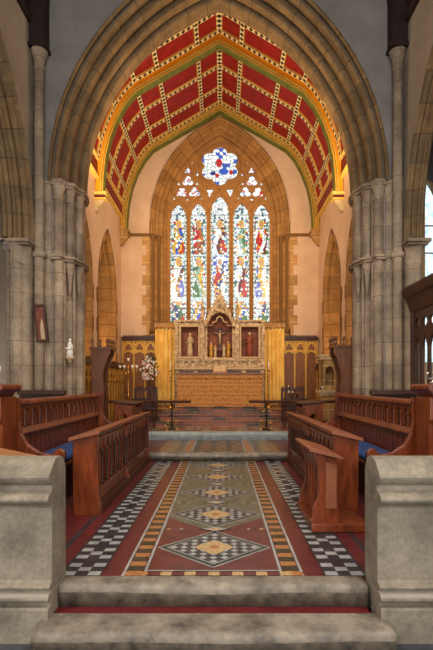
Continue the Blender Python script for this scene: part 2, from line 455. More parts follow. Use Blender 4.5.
# border row at the front
x = -.63; k = 0
while x < .62:
    tile(x+.003, x+.082, Y0+.006, Y0+.072, (CRM if k % 2 else MAR) if abs(x) < .5 else TAN, .0015); x += .085; k += 1
tile(-.49, .49, Y0+.085, Y0+.10, WHT, .0015)
# chain of diamonds down the middle
cs = [3.80+.96*k for k in range(5)]
def dia(cx, cy, hx, hy): return [(cx-hx, cy), (cx, cy-hy), (cx+hx, cy), (cx, cy+hy)]
ground = [MAR, MAR, GRY, GRY, GRY]
tile(-.475, .475, 4.3, Y1, GRY, .0004)  # far ground greyed: window sheen on the tiles painted into their colour
tile(-.475, .475, Y0+.1, 4.3, MAR, .0004)
for i, cy in enumerate(cs):
    H, L = .468, .425
    polyt(dia(0, cy, H, L), WHT, .0010)
    polyt(dia(0, cy, H-.02, L-.018), DKG, .0014)
    polyt(dia(0, cy, H-.075, L-.068), WHT, .0018)
    polyt(dia(0, cy, H-.09, L-.082), BLK, .0022)
    hx, hy = H-.095, L-.086; nn = 9
    for p in range(nn):
        for q in range(nn):
            if (p+q) % 2: continue
            def at(u, v): return ((u-v)*hx/nn, cy+(u+v-nn)*hy/nn)
            g = .08
            P4 = [at(p+g, q+g), at(p+1-g, q+g), at(p+1-g, q+1-g), at(p+g, q+1-g)]
            if 3 <= p <= 5 and 3 <= q <= 5: continue
            polyt(P4, WHT, .0026)
    polyt(dia(0, cy, hx*.36, hy*.36), CRM, .0028)
    polyt(foil(0, cy, 4, .075, .075, 0, 24), CRM, .0031)
    polyt(foil(0, cy, 4, .022, .025, 0, 16), TAN, .0034)
    # link to the next diamond
    if i < 4:
        cy2 = cy+.48
        polyt(dia(0, cy2, .15, .085), DKG, .0036); polyt(dia(0, cy2, .12, .066), WHT, .0038); polyt(dia(0, cy2, .07, .04), CRM, .0040)
        for s_ in (-1, 1):
            c0 = (s_*.465, cy2)
            polyt([(s_*.465, cy2-.36), (s_*.465, cy2+.36), (s_*.10, cy2)][::s_], [MAR, GRY, GRY, GRY][i], .0006)  # far triangles carry the same painted sheen grey
            for q in range(3): polyt(dia(s_*(.43-.06*q), cy2, .022, .02), [CRM, DKG, WHT][q], .0010)
S(fb.build('floor', mats, fixn=False))

# step up to the upper choir floor
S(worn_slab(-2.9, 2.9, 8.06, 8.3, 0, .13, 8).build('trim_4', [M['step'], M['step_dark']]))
ub = MB(); ub.box(-3.0, 3.0, 8.3, 10.0, -.1, .129, 0)
def t2(x0, x1, y0, y1, mi, z): ub.face([(x0, y0, z), (x1, y0, z), (x1, y1, z), (x0, y1, z)], mi)
t2(-.95, .95, 8.3, 10, 6, .130)
for s_ in (-1, 1):
    for p in (.487, .635): t2(*sorted((s_*(p-.012), s_*(p+.012))), 8.3, 10, 2, .132)
    t2(*sorted((s_*.51, s_*.61)), 8.3, 10, 4, .131)
    for k in range(14):
        for c_ in range(3):
            if (k+c_) % 2 == 0: t2(*sorted((s_*(.80+c_*.1), s_*(.89+c_*.1))), 8.32+k*.12, 8.42+k*.12, 3, .132)
for i in range(9):
    for j in range(15):
        if (i+j) % 2 == 0: t2(-.45+i*.1, -.36+i*.1, 8.33+j*.11, 8.43+j*.11, 4 if (i*j) % 3 else 1, .132)
S(ub.build('floor', mats, fixn=False))
S(worn_slab(-3.0, 3.0, 10.0, 10.3, .1, .30, 12).build('trim_5', [M['step_blue'], M['step_blue']]))
sb = MB(); sb.box(-3.0, 3.0, 10.3, 14.3, 0, .299, 0)
def t3(x0, x1, y0, y1, mi, z): sb.face([(x0, y0, z), (x1, y0, z), (x1, y1, z), (x0, y1, z)], mi)
for i in range(-14, 14):
    for j in range(4):
        t3(i*.2+.005, i*.2+.195, 10.32+j*.22, 10.53+j*.22, [6, 4, 3, 0][(i*3+j*2) % 4], .301)
for s_ in (-1, 1):
    for p in (.487, .635): t3(*sorted((s_*(p-.015), s_*(p+.015))), 10.3, 11.2, 2, .303)
S(sb.build('floor', mats, fixn=False))
for k, (y, z0, z1) in enumerate(((11.2, .30, .43), (11.6, .43, .56), (12.0, .56, .687))):
    mb = MB(); w = 2.6-.3*k
    mb.box(-w, w, y, 14.25, z0, z1-.02, 0); mb.box(-w-.01, w+.01, y-.02, 14.25, z1-.02, z1, 0)
    S(mb.build('trim_%d' % (6+k), M['steptile']))

# ------------------------------------------------------------------ dwarf walls
prof = [(.30, -.30), (-.03, -.30), (-.03, -.09), (-.022, -.075), (.01, -.07), (.012, -.055)]
prof += [(-.012-.022*math.sin(PI*k/6), -.05+.055*k/6) for k in range(7)] + [(.018, .012), (.02, .022)]
prof += [(.008-.016*math.sin(PI*k/5), .026+.032*k/5) for k in range(6)] + [(.03, .064), (.04, .075), (.04, .545), (.03, .56), (.005, .575)]
prof += [(-.005-.028*math.sin(PI*k/7), .58+.06*k/7) for k in range(8)] + [(.022, .645), (.045, .66), (.05, .675), (.05, .69), (.035, .70)]
prof += [(.015, .715), (.0, .735), (-.004, .75), (.004, .77), (.03, .80), (.075, .835), (.10, .852), (.14, .86), (.2, .86), (.26, .835), (.30, .76)]
for MX, lab in ((1, 'grey moulded stone dwarf wall left of the chancel steps'), (-1, 'grey moulded stone dwarf wall right of the chancel steps')):
    mb = MB(); P = [(2.95+y, z) for y, z in prof]
    xe = 1.04 if MX > 0 else 1.075
    mb.prism(P, lambda u, v, w: (w, u, v), -2.75, -xe)
    o = mb.build('dwarf_wall', M['dwarf'], bevel=.004); tag(o, lab, 'low wall')
MX = 1

# ------------------------------------------------------------------ nave walls, chancel arch wall
SPR, RI, AI = 5.0, 4.0, 2.6        # springing, radius, half span of the innermost chancel order
mb = MB()
arch_wall(mb, -3.42, 3.42, -.3, 11.2, [(0, AI+.40, SPR, RI+.40, -.3)], XZ, 8.34, 9.25)
S(mb.build('wall_east', M['plaster_dark']))
# moulded orders of the chancel arch
def pr(P): return P
orders = [(.46, 8.35), (.46, 8.24), (.43, 8.22), (.41, 8.27), (.41, 8.36), (.40, 8.37)]
orders += roll(.39, 8.33, .30, 8.33, .045, 7) + [(.30, 8.42), (.34, 8.49), (.27, 8.51)]
orders += roll(.26, 8.46, .17, 8.52, .055, 7) + [(.18, 8.61), (.23, 8.68), (.16, 8.70)]
orders += roll(.15, 8.65, .07, 8.71, .05, 7) + [(.08, 8.80), (.12, 8.85), (.05, 8.87)]
orders += roll(.04, 8.84, 0, 8.92, .03, 5) + [(.0, 9.1), (.04, 9.2), (.12, 9.26), (.46, 9.26)]
mb = MB(); arch_sweep(mb, 0, AI, SPR, RI, orders, XZ, 40)
S(mb.build('trim_9', M['stone_arch'], fixn=False))
# piers under it
for MX in (1, -1):
    mb = MB()
    # stepped core of the respond
    core = [(-3.41, 8.31), (-3.03, 8.31), (-2.99, 8.46), (-2.90, 8.50), (-2.86, 8.66), (-2.76, 8.70), (-2.75, 8.90), (-2.66, 8.94), (-2.64, 9.0), (-2.68, 9.26), (-3.42, 9.26)]
    mb.prism(core, lambda u, v, w: (u, v, w), -.02, SPR-.02)
    o = S(mb.build('wall_%s' % ('left' if MX > 0 else 'right'), M['stone_nave'], bevel=.01))
    # shaft that runs to the floor
    def shaft(x, y, r, z0, z1, capz, name, basez=None, n=16):
        s_ = MB(); s_.lathe(x, y, [(r, z0), (r, z1)], n)
        if basez is not None: s_.lathe(x, y, [(r*1.7, basez), (r*1.7, basez+.12), (r*1.3, basez+.16), (r*1.4, basez+.2), (r*1.05, basez+.24), (r, basez+.26)], n)
        if capz: s_.lathe(x, y, [(r, capz-.34), (r*1.15, capz-.33), (r*1.15, capz-.30), (r, capz-.29), (r*1.05, capz-.2), (r*1.45, capz-.12), (r*1.5, capz-.1), (r*1.35, capz-.09), (r*1.4, capz-.06), (r*1.75, capz-.04), (r*1.75, capz)], n)
        return s_
    sh = shaft(-2.905, 8.36, .085, 0, SPR-.2, SPR+.02, '', 0)
    S(sh.build('trim_10', M['stone_nave']))
    for (x, y) in ((-2.765, 8.56), (-2.68, 8.82)):
        s_ = shaft(x, y, .075, 3.68, SPR-.2, SPR+.02, '')
        s_.lathe(x, y, [(.004, 2.98), (.02, 3.05), (.05, 3.35), (.075, 3.48), (.1, 3.52), (.085, 3.56), (.11, 3.62), (.075, 3.68)], 12)
        S(s_.build('trim_11', M['stone_nave']))
    # slim rolls in the hollows
    for (x, y) in ((-2.985, 8.36), (-2.83, 8.44), (-2.73, 8.69)):
        s_ = MB(); s_.lathe(x, y, [(.028, 0), (.028, SPR-.15)], 8)
        S(s_.build('trim_12', M['stone_nave']))
    # abaci following the steps
    ab = [(-3.42, 8.30), (-3.0, 8.28), (-2.98, 8.22), (-2.8, 8.22), (-2.78, 8.36), (-2.64, 8.44), (-2.6, 8.62), (-2.55, 8.74), (-2.55, 9.05), (-2.62, 9.3), (-3.42, 9.3)]
    mb = MB()
    mb.prism(ab, lambda u, v, w: (u, v, w), SPR-.03, SPR+.03); mb.prism([(x-.03, y+.02) for x, y in ab], lambda u, v, w: (u, v, w), SPR-.07, SPR-.03)
    S(mb.build('trim_13', M['stone_nave'], bevel=.01))
    # string course at mid height
    mb = MB(); mb.prism(ab, lambda u, v, w: (u, v, w), 3.63, 3.68); mb.prism([(x-.03, y+.02) for x, y in ab], lambda u, v, w: (u, v, w), 3.59, 3.63)
    S(mb.build('trim_14', M['stone_nave'], bevel=.012))
    # corner shaft with capital carrying the roof post
    s_ = shaft(-3.20, 8.22, .085, -.3, 7.05, 7.29, '', -.3)
    s_.lathe(-3.20, 8.22, [(.10, 3.6), (.125, 3.63), (.125, 3.68), (.1, 3.71)], 14)
    S(s_.build('trim_15', M['stone_nave']))
    # arcade wall with its pointed arch
    mb = MB(); yc, ar, zs, Ra = 5.88, 2.30, 3.86, 3.80
    arch_wall(mb, -2.6, 8.34, -.3, 7.74, [(yc, ar-.02, zs, Ra, -.3), (yc-6.1, ar-.02, zs, Ra, -.3)], YZ, -3.34, -3.72 if MX > 0 else -3.57)
    S(mb.build('wall_%s' % ('left' if MX > 0 else 'right'), M['plaster_side']))
    for q in (0, 6.1):
        mb = MB(); a0 = ar-.36
        P = [(.40, -3.36), (.40, -3.29), (.37, -3.27), (.35, -3.34)] + roll(.34, -3.33, .26, -3.33, .035, 6) + [(.26, -3.40), (.28, -3.44)] + roll(.20, -3.43, .12, -3.48, .045, 6) + [(.13, -3.54), (.15, -3.57)] + roll(.08, -3.54, .0, -3.60, .04, 6) + [(0, -3.66), (.1, -3.74), (.40, -3.76)]
        kx = 1 if MX > 0 else .60; kr = 1 if MX > 0 else .6
        P = [(r*kr, -3.34+(w_+3.34)*kx) for r, w_ in P]; a0 = ar-.36*kr
        # profile is written relative to the inner curve
        arch_sweep(mb, yc-q, a0, zs, Ra-.36*kr, P, YZ, 34)
        S(mb.build('trim_16', M['stone_arch'], fixn=False))
    # responds of the arcade: clustered half pier
    for yy in ((8.34, 1), (3.62, -1), (2.24, 1)):
        y, d = yy; mb = MB(); kk = 0 if MX > 0 else .14
        mb.box(-3.31, -3.71+kk, y-.22*d if d > 0 else y, y if d > 0 else y+.22, -.3, zs-.06)
        for (dx, dy, r) in ((-3.40, .22, .085), (-3.54+kk*.4, .27, .12-kk*.3), (-3.68+kk, .22, .06)):
            mb.lathe(dx, y-dy*d, [(r*1.5, -.3), (r*1.5, -.12), (r*1.15, -.06), (r, -.02), (r, zs-.42), (r*1.12, zs-.41), (r*1.12, zs-.37), (r, zs-.36), (r*1.05, zs-.24), (r*1.3, zs-.14), (r*1.35, zs-.1), (r*1.5, zs-.06)], 18)
        mb.box(-3.25, -3.80+kk, y-(.02 if d > 0 else -.0), y-.46*d, zs-.06, zs+.0)
        mb.box(-3.28, -3.77+kk, y-(.02 if d > 0 else -.0), y-.42*d, zs-.10, zs-.06)
        S(mb.build('trim_17', M['stone_nave'], bevel=.01))
    # string from respond capital to the arch corner
    # dark timber post on the corner capital
    mb = MB(); mb.box(-3.33, -3.06, 8.08, 8.34, 7.29, 9.2)
    mb.box(-3.36, -3.03, 8.05, 8.335, 7.29, 7.36)
    mb.prism([(-3.0, 8.6), (-3.08, 7.9), (-3.08, 9.4), (-2.4, 9.6), (-2.72, 9.2)], XZ, 8.12, 8.3)
    tag(mb.build('wall_post', M['timber'], bevel=.01), 'dark timber roof post on the %s corner shaft above the arch' % ('left' if MX > 0 else 'right'), 'roof post')
    # nave roof slope
    mb = MB(); a, b_ = (-3.9, 6.9), (-.0, 13.4)
    mb.prism([(-3.9, 7.0), (0, 13.75), (0, 13.9), (-4.1, 7.0)], XZ, -2.6, 8.3)
    S(mb.build('ceiling', M['timber']))
    mb = MB(); mb.box(-3.28, -3.5, -2.6, 8.08, 7.70, 7.84)
    S(mb.build('trim_18', M['timber']))
    # aisle walls and roof
    mb = MB(); mb.box(-6.4, -6.6, -2.6, 12.2, -.3, 5.2); S(mb.build('wall_%s' % ('left' if MX > 0 else 'right'), M['plaster_side']))
    mb = MB(); mb.face([(-3.9, -2.6, 8.0), (-3.9, 12.2, 8.0), (-6.6, 12.2, 5.2), (-6.6, -2.6, 5.2)]); mb.face([(-3.9, -2.6, 8.1), (-3.9, 12.2, 8.1), (-6.6, 12.2, 5.3), (-6.6, -2.6, 5.3)][::-1])
    S(mb.build('ceiling', M['timber']))
MX = 1

# aisle east walls with lit lancet windows
for MX, sd in ((1, 'left'), (-1, 'right')):
    mb = MB(); aw = (-5.05, .62, 5.6, 1.6, 1.9)
    arch_wall(mb, -6.5, -4.0, -.3, 8.0, [] if MX > 0 else [aw], XZ, 11.6, 12.0)
    S(mb.build('wall_' + sd, M['plaster_side']))
    if MX > 0: continue
    w = MB(); L = lancet(-5.05, .62, 1.9, 5.6, 1.6, 10)
    w.prism(L, XZ, 11.86, 11.88)
    wo = S(w.build('window_2', M['pale_glass']))
    f = MB(); arch_sweep(f, -5.05, .56, 5.6, 1.54, [(.0, 11.84), (0, 11.72), (.06, 11.6)], XZ, 12, z_down=1.9)
    f.box(-5.08, -5.02, 11.7, 11.85, 1.9, 6.9)
    for z in (2.6, 3.3, 4.0, 4.7, 5.4): f.box(-5.6, -4.5, 11.80, 11.84, z, z+.025)
    f.build('window_frame', M['stone_arch'], wo, fixn=False)
MX = 1

# ------------------------------------------------------------------ chancel shell
EY = 14.0; CX = 3.0
WC, WA, WS, WR = 0.0, 1.64, 6.3, 2.96      # east window opening: centre, half width, springing, radius
WBOT = 3.2
hW = math.sqrt(WR**2-(WR-WA)**2)
mb = MB(); arch_wall(mb, -3.3, 3.3, 0, 10.2, [(0, 2.02, WS, WR+.38, WBOT)], XZ, EY, EY+.7)
S(mb.build('wall_back', M['plaster_pink']))
# moulded window surround, stepping in to the tracery
P = [(.47, EY+.02), (.47, EY-.05), (.44, EY-.07), (.41, EY-.02)] + roll(.40, EY, .34, EY+.03, .03) + [(.34, EY+.10)] + roll(.32, EY+.10, .24, EY+.14, .035) + [(.24, EY+.2)] + roll(.2, EY+.20, .11, EY+.25, .04) + [(.12, EY+.31)] + roll(.1, EY+.3, .04, EY+.33, .03) + [(0, EY+.36), (0, EY+.6)]
mb = MB(); arch_sweep(mb, 0, WA, WS, WR, P, XZ, 36)
PJ = P
for s_ in (-1, 1):
    rows = [[(s_*(WA+r), w, z) for r, w in PJ] for z in (2.9, WS)]
    mb.grid(rows, 0, True, False, [[(i*.01, z) for i in range(len(PJ))] for z in (0, WS)])
    mb.box(s_*(WA+.36), s_*(WA+.5), EY-.01, EY+.2, 2.9, WS)
    for (q, w_) in ((.40, -.03), (.24, .1)):
        mb.lathe(s_*(WA+q), EY+w_, [(.07, 2.9), (.07, 3.0), (.045, 3.05), (.045, 5.68), (.06, 5.72), (.075, 5.82), (.08, 5.88)], 10)
S(mb.build('trim_19', M['stone_gold'], fixn=False))
# toothed quoins beside the window and wall below it
mb = MB()
for s_ in (-1, 1):
    for k in range(17):
        w = .62 if k % 2 else .74
        z = .7+k*.305
        mb.box(s_*(WA+.46), s_*(WA+w-.02), EY-.012, EY+.1, z, z+.303)
mb.box(-WA-.5, WA+.5, EY-.012, EY+.1, .7, 3.05)
S(mb.build('trim_20', M['stone_goldwall']))
mb = MB(); mb.box(-WA-.3, WA+.3, EY-.06, EY+.6, 3.05, WBOT); S(mb.build('trim_21', M['stone_goldwall'], bevel=.01))
# string at springing level of the window hood
mb = MB()
for s_ in (-1, 1): mb.box(s_*(WA+.46), s_*3.0, EY-.06, EY+.02, 5.84, 5.92)
S(mb.build('trim_22', M['stone_gold']))
# sill band lower down
# side walls with two arches each
for MX, sd in ((1, 'left'), (-1, 'right')):
    mb = MB()
    A2 = (12.33, .98, 3.75, Rof(.98, 1.75), .3); A1 = (9.87, .98, 3.75, Rof(.98, 1.75), .3)
    arch_wall(mb, 8.9, 14.3, 0, 7.0, [A1, A2], YZ, -3.0, -3.75)
    S(mb.build('wall_' + sd, M['plaster_pink']))
    for A in (A1, A2):
        t = MB(); yc, a, zs, R, zb = A
        P = [(.02, -2.985), (-.10, -2.985), (-.14, -3.06)] + roll(-.14, -3.10, -.18, -3.2, .03) + [(-.2, -3.3), (-.22, -3.5), (-.22, -3.76)]
        a0 = a-.0
        arch_sweep(t, yc, a0, zs, R, P, YZ, 20, z_down=zb)
        # toothed jamb stones
        for s_ in (-1, 1):
            for k in range(9):
                w = .06 if k % 2 else .13
                t.box(-2.99, -3.05, yc+s_*(a-.02), yc+s_*(a+w), .4+k*.37, .4+k*.37+.365)
        S(t.build('trim_23', M['stone_gold'], fixn=False))
        c = MB(); c.box(-3.78, -3.85, yc-1.3, yc+1.3, 0, 6.5)
        S(c.build('wall_' + sd, M['stone_goldwall']))
    c = MB(); c.box(-3.752, -3.85, 13.64, 13.75, 0, 6.5); c.box(-3.752, -3.85, 8.57, 13.7, 6.5, 6.6)
    S(c.build('wall_' + sd, M['stone_goldwall']))
    if sd == 'right':
        g = MB(); g.prism(lancet(-3.50, .10, 2.5, 4.0, .3, 8), XZ, 13.285, 13.305)  # glowing pane added on the jamb, standing in for lit stone
        go = S(g.build('jamb_glow', M['amber_glow']))
        h = MB(); h.box(-3.40, -3.375, 13.27, 13.31, 2.5, 4.0).box(-3.60, -3.625, 13.27, 13.31, 2.5, 4.0)
        for z in (2.48, 2.9, 3.3, 3.7): h.box(-3.38, -3.62, 13.275, 13.29, z, z+.02)
        h.build('window_frame', M['stone_gold'], go)  # frame around the added jamb glow; no window opens here
MX = 1

# ------------------------------------------------------------------ chancel roof
SEC = [(0, 9.80), (.55, 9.48), (1.5, 8.92), (2.05, 8.60), (2.30, 8.34), (2.52, 8.0), (2.70, 7.6), (2.84, 7.18), (2.93, 6.75)]
def seg_sec(full):
    L = [(-x, z) for x, z in full[::-1]]+[(x, z) for x, z in full[1:]]
    return L
full = seg_sec(SEC)
mb = MB()
mb.grid([[(x, y, z) for x, z in full] for y in (9.2, 14.25)], 0, False)
mb.grid([[(x*1.04, y, z+.12) for x, z in full] for y in (9.2, 14.25)], 0, False)
ceil_ = S(mb.build('ceiling', M['redpanel'], fixn=False))
def inward(i, L):
    a = Vector(L[max(i-1, 0)]); b_ = Vector(L[min(i+1, len(L)-1)]); t = (b_-a).normalized(); n = Vector((t.y, -t.x)); return n
IN = [inward(i, full) for i in range(len(full))]
# transverse battens
def trans(y, w=.055, d=.05):
    mb = MB(); rows, uvs = [], []; acc = 0
    for i, (x, z) in enumerate(full):
        if i: acc += math.dist(full[i], full[i-1])
        n = IN[i]; a = (x+n.x*d, z+n.y*d)
        rows.append([(x, y-w, z), (a[0], y-w, a[1]), (a[0], y+w, a[1]), (x, y+w, z)])
        uvs.append([(1, acc), (1, acc), (-1, acc), (-1, acc)])
    mb.grid(rows, 0, False, False, uvs); return mb
for y in (9.55, 10.35, 10.95, 11.27, 12.16, 13.05, 13.72): trans(y).build('batten', M['batten'], ceil_, fixn=False)
def longi(x, z, n, y0, y1, w=.055, d=.055):
    t = Vector((-n.y, n.x)); mb = MB()
    c = Vector((x, z)); p = [c-t*w, c-t*w+n*d, c+t*w+n*d, c+t*w]
    mb.grid([[(q.x, y, q.y) for q in p] for y in (y0, y1)], 0, False, False, [[(1, y), (1, y), (-1, y), (-1, y)] for y in (y0, y1)])
    return mb
ii = [0, 1, 2, 3, 5, 7]
for y0, y1 in ((9.2, 11.0), (11.22, 13.8)):
    for k in ii:
        for s_ in ((1, -1) if k else (1,)):
            idx = 8+k if s_ > 0 else 8-k
            n = IN[idx]; x, z = full[idx]
            longi(x, z, n, y0, y1, .07 if k == 0 else .055).build('batten', M['batten'], ceil_, fixn=False)
# principal ribs: orange face, green soffit, cream edge
RIB = [(0, 9.52), (2.0, 8.36), (2.25, 8.06), (2.46, 7.68), (2.62, 7.25), (2.72, 6.8), (2.77, 6.3), (2.78, 5.98)]
RO = [(0, 9.80), (2.05, 8.60), (2.32, 8.32), (2.54, 7.96), (2.74, 7.5), (2.88, 7.1), (2.96, 6.6), (2.99, 5.98)]
def rib(y0, y1, face):
    mb = MB()
    for s_ in (-1, 1):
        def line(t, y): return [(s_*(a[0]*(1-t)+b_[0]*t), y, a[1]*(1-t)+b_[1]*t) for a, b_ in zip(RIB, RO)]
        def band(t0, ya, t1, yb, mi): mb.grid([line(t0, ya), line(t1, yb)], mi, False)
        band(1, y0, .42, y0, 0); band(.42, y0, .42, y0-.03, 2); band(.42, y0-.03, .34, y0-.03, 2); band(.34, y0-.03, .30, y0-.01, 1)
        band(.30, y0-.01, .14, y0-.02, 0); band(.14, y0-.02, .10, y0-.02, 2); band(.10, y0-.02, .0, y0+.02, 1)
        band(0, y0+.02, 0, y1, 1); band(0, y1, .3, y1, 2); band(.3, y1, 1, y1, 0)
    return mb
rib(11.08, 11.24, 0).build('rib', [M['orange'], M['green'], M['yellow']], ceil_, fixn=False)
rib(13.78, 13.97, 0).build('rib', [M['gilt'], M['green'], M['yellow']], ceil_, fixn=False)  # browner gilt paints the shade on the east rib's orange face
# corbels and frieze
for MX in (1, -1):
    for y in (11.16, 13.88):
        mb = MB()
        mb.box(-3.02, -2.72, y-.14, y+.12, 5.90, 5.98, 1); mb.box(-3.02, -2.75, y-.12, y+.1, 5.83, 5.90, 2); mb.box(-3.02, -2.72, y-.13, y+.11, 5.79, 5.83, 1)
        mb.prism([(-3.02, 5.79), (-2.78, 5.79), (-2.80, 5.72), (-2.88, 5.62), (-2.95, 5.52), (-3.02, 5.5)], XZ, y-.09, y+.07, 0)
        mb.build('corbel', [M['cream'] if y < 12 else M['stone_goldwall'], M['yellow'] if y < 12 else M['stone_goldwall'], M['red_tile'] if y < 12 else M['stone_goldwall']], ceil_, bevel=.006)
    mb = MB()
    for (y0, y1) in ((9.26, 11.08), (11.24, 13.78)):
        mb.grid([[(-2.93, y, 6.75), (-2.93, y, 6.35)] for y in (y0, y1)], 0, False, False, [[(1, y), (-1, y)] for y in (y0, y1)])
        mb.box(-2.88, -3.0, y0, y1, 6.74, 6.80, 1); mb.box(-2.89, -3.0, y0, y1, 6.30, 6.35, 1)
    mb.build('frieze', [M['frieze'], M['yellow']], ceil_, fixn=False)
MX = 1

# ------------------------------------------------------------------ east window glass and tracery
LC = [(-1.30, .255), (-.67, .25), (0, .285), (.67, .25), (1.30, .255)]
LB = 3.28
win = MB()
outer = lancet(0, WA+.03, WBOT-.02, WS, WR+.03, 16)
holes = []
for i, (c, a) in enumerate(LC):
    zs = 6.58 if i != 2 else 6.74
    if i in (0, 4): zs = 6.54
    R = a*1.9; top = zs+math.sqrt(R*R-(R-a)**2)
    # cusped head: lancet with an ogee foil tip
    L = [(c-a, LB)]
    e = arc_end(a, R); n = 16
    pts = []
    for k in range(n+1):
        t = e*k/n; x = c-a+R-R*math.cos(t); z = zs+R*math.sin(t)
        cusp = .045*abs(math.sin(PI*k/n*2.0)) if k < n else 0
        pts.append((x+.0+(.05*(1-abs(math.cos(PI*k/n*2.5))) if 0 < k < n else 0)*(1-k/n)**.7, z))
    L += pts + [(2*c-x, z) for x, z in pts[-2::-1]] + [(c+a, LB)]
    holes.append(L)
# big rose
RC = (0, 8.17)
rose = foil(RC[0], RC[1], 6, .375, .235, PI/2, 72); holes.append(rose)
for s_ in (-1, 1):
    for (x, z) in ((1.0, 7.69), (.80, 7.34), (1.19, 7.34)):
        holes.append(foil(s_*x, z, 3, .09, .094, PI/2, 24))
    holes.append([(s_*1.0, 8.15), (s_*.87, 7.93), (s_*1.13, 7.93)])
    holes.append([(s_*.42, 7.44), (s_*.19, 7.44), (s_*.33, 7.17)])
    holes.append([(s_*.87, 8.37), (s_*.82, 8.29), (s_*.88, 8.22), (s_*.92, 8.30)])
    holes.append([(s_*1.0, 7.16), (s_*.90, 7.12), (s_*1.0, 7.07), (s_*1.10, 7.12)])
    holes.append([(s_*.72, 7.68), (s_*.66, 7.58), (s_*.77, 7.55)]); holes.append([(s_*1.29, 7.68), (s_*1.35, 7.57), (s_*1.24, 7.55)])
    holes.append([(s_*1.44, 7.22), (s_*1.40, 7.11), (s_*1.47, 7.10)]); holes.append([(s_*.58, 7.22), (s_*.54, 7.12), (s_*.61, 7.12)])
    holes.append([(s_*.46, 8.72), (s_*.39, 8.68), (s_*.45, 8.62)]); holes.append([(s_*.71, 7.98), (s_*.66, 7.90), (s_*.70, 7.82), (s_*.75, 7.9)])
holes = [h if sum(h[k][0]*h[(k+1) % len(h)][1]-h[(k+1) % len(h)][0]*h[k][1] for k in range(len(h))) > 0 else h[::-1] for h in holes]
win.plate(outer, holes, XZ, EY+.36, EY+.56)
# raised front ribs of the tracery: mullions and flowing bars
for x in (-.985, -.335, .335, .985):
    win.tube([(x, EY+.36, LB-.1), (x, EY+.36, 6.7)], .03, 8)
ring = [(RC[0]+.66*math.cos(t*PI/18), EY+.36, RC[1]+.66*math.sin(t*PI/18)) for t in range(37)]
win.tube(ring, .025, 8)
for s_ in (-1, 1):
    win.tube([(s_*(1.0+.46*math.cos(t*PI/12)), EY+.36, 7.46+.52*math.sin(t*PI/12)*.9) for t in range(25)], .022, 8)
    for c0, h in ((.67, 6.6), (1.3, 6.55)):
        for q in (-1, 1):
            win.tube([(s_*c0+q*(.32-.64+.64*math.cos(t*PI/27)), EY+.36, h+.64*math.sin(t*PI/27)) for t in range(10)], .02, 6)
    win.tube([(s_*.34*(1-(t/8)**1.6), EY+.36, 6.7+.7*(t/8)) for t in range(9)], .02, 6)
wn = S(win.build('window_1', M['tracery'], bevel=.008))
# the glass: one leaded sheet, colours laid out figure by figure
from mathutils import noise as mn
C_ = lambda r, g, b: srgb(r, g, b)[:3]
WH, OFF, BL, DB, RD, GR, YE, MA, LG, SK, DK = C_(240, 244, 240), C_(205, 222, 218), C_(50, 90, 190), C_(24, 44, 120), C_(196, 30, 30), C_(60, 120, 60), C_(232, 176, 50), C_(110, 24, 30), C_(150, 186, 160), C_(206, 150, 110), C_(22, 26, 28)
UP = [(YE, BL, RD), (RD, C_(180, 90, 40), MA), (WH, MA, RD), (WH, LG, GR), (RD, WH, MA)]
LO = [(WH, MA, BL), (GR, LG, YE), (RD, DB, WH), (WH, MA, RD), (BL, YE, WH)]
BO = [(DB, GR, RD), (YE, BL, RD), (RD, GR, BL), (YE, BL, GR), (WH, DB, GR)]
def h2(i, j, k=0):
    v = math.sin(i*127.1+j*311.7+k*74.7)*43758.5453; return v-math.floor(v)
def cell(x, z, sz):
    gi, gj = math.floor(x/sz), math.floor(z/sz); best = None
    ds = []
    for i in (-1, 0, 1):
        for j in (-1, 0, 1):
            cx = (gi+i+.2+.6*h2(gi+i, gj+j))*sz; cz = (gj+j+.2+.6*h2(gi+i, gj+j, 5))*sz
            ds.append((math.hypot(x-cx, z-cz), h2(gi+i, gj+j, 9)))
    ds.sort(); return ds[0][1], ds[1][0]-ds[0][0]
def figure(u, v, cols, r, wing=False):
    """u across -1..1, v 0..1 from feet to head; returns colour or None"""
    if (u/.20)**2+((v-.88)/.075)**2 < 1: return SK
    if (u/.36)**2+((v-.89)/.12)**2 < 1: return YE if not wing else WH
    w = .42+.26*(1-v)+.12*math.sin(v*11+cols[0][0]*7)
    if v < .80 and abs(u) < w:
        k = u+.28*math.sin(v*7+cols[1][1]*9)
        if r > .80: return WH
        if r < .09: return YE
        base = cols[0] if k < -.12 else cols[1] if k < .3 else cols[2]
        return tuple(c*(.7+.6*r) for c in base)
    return None
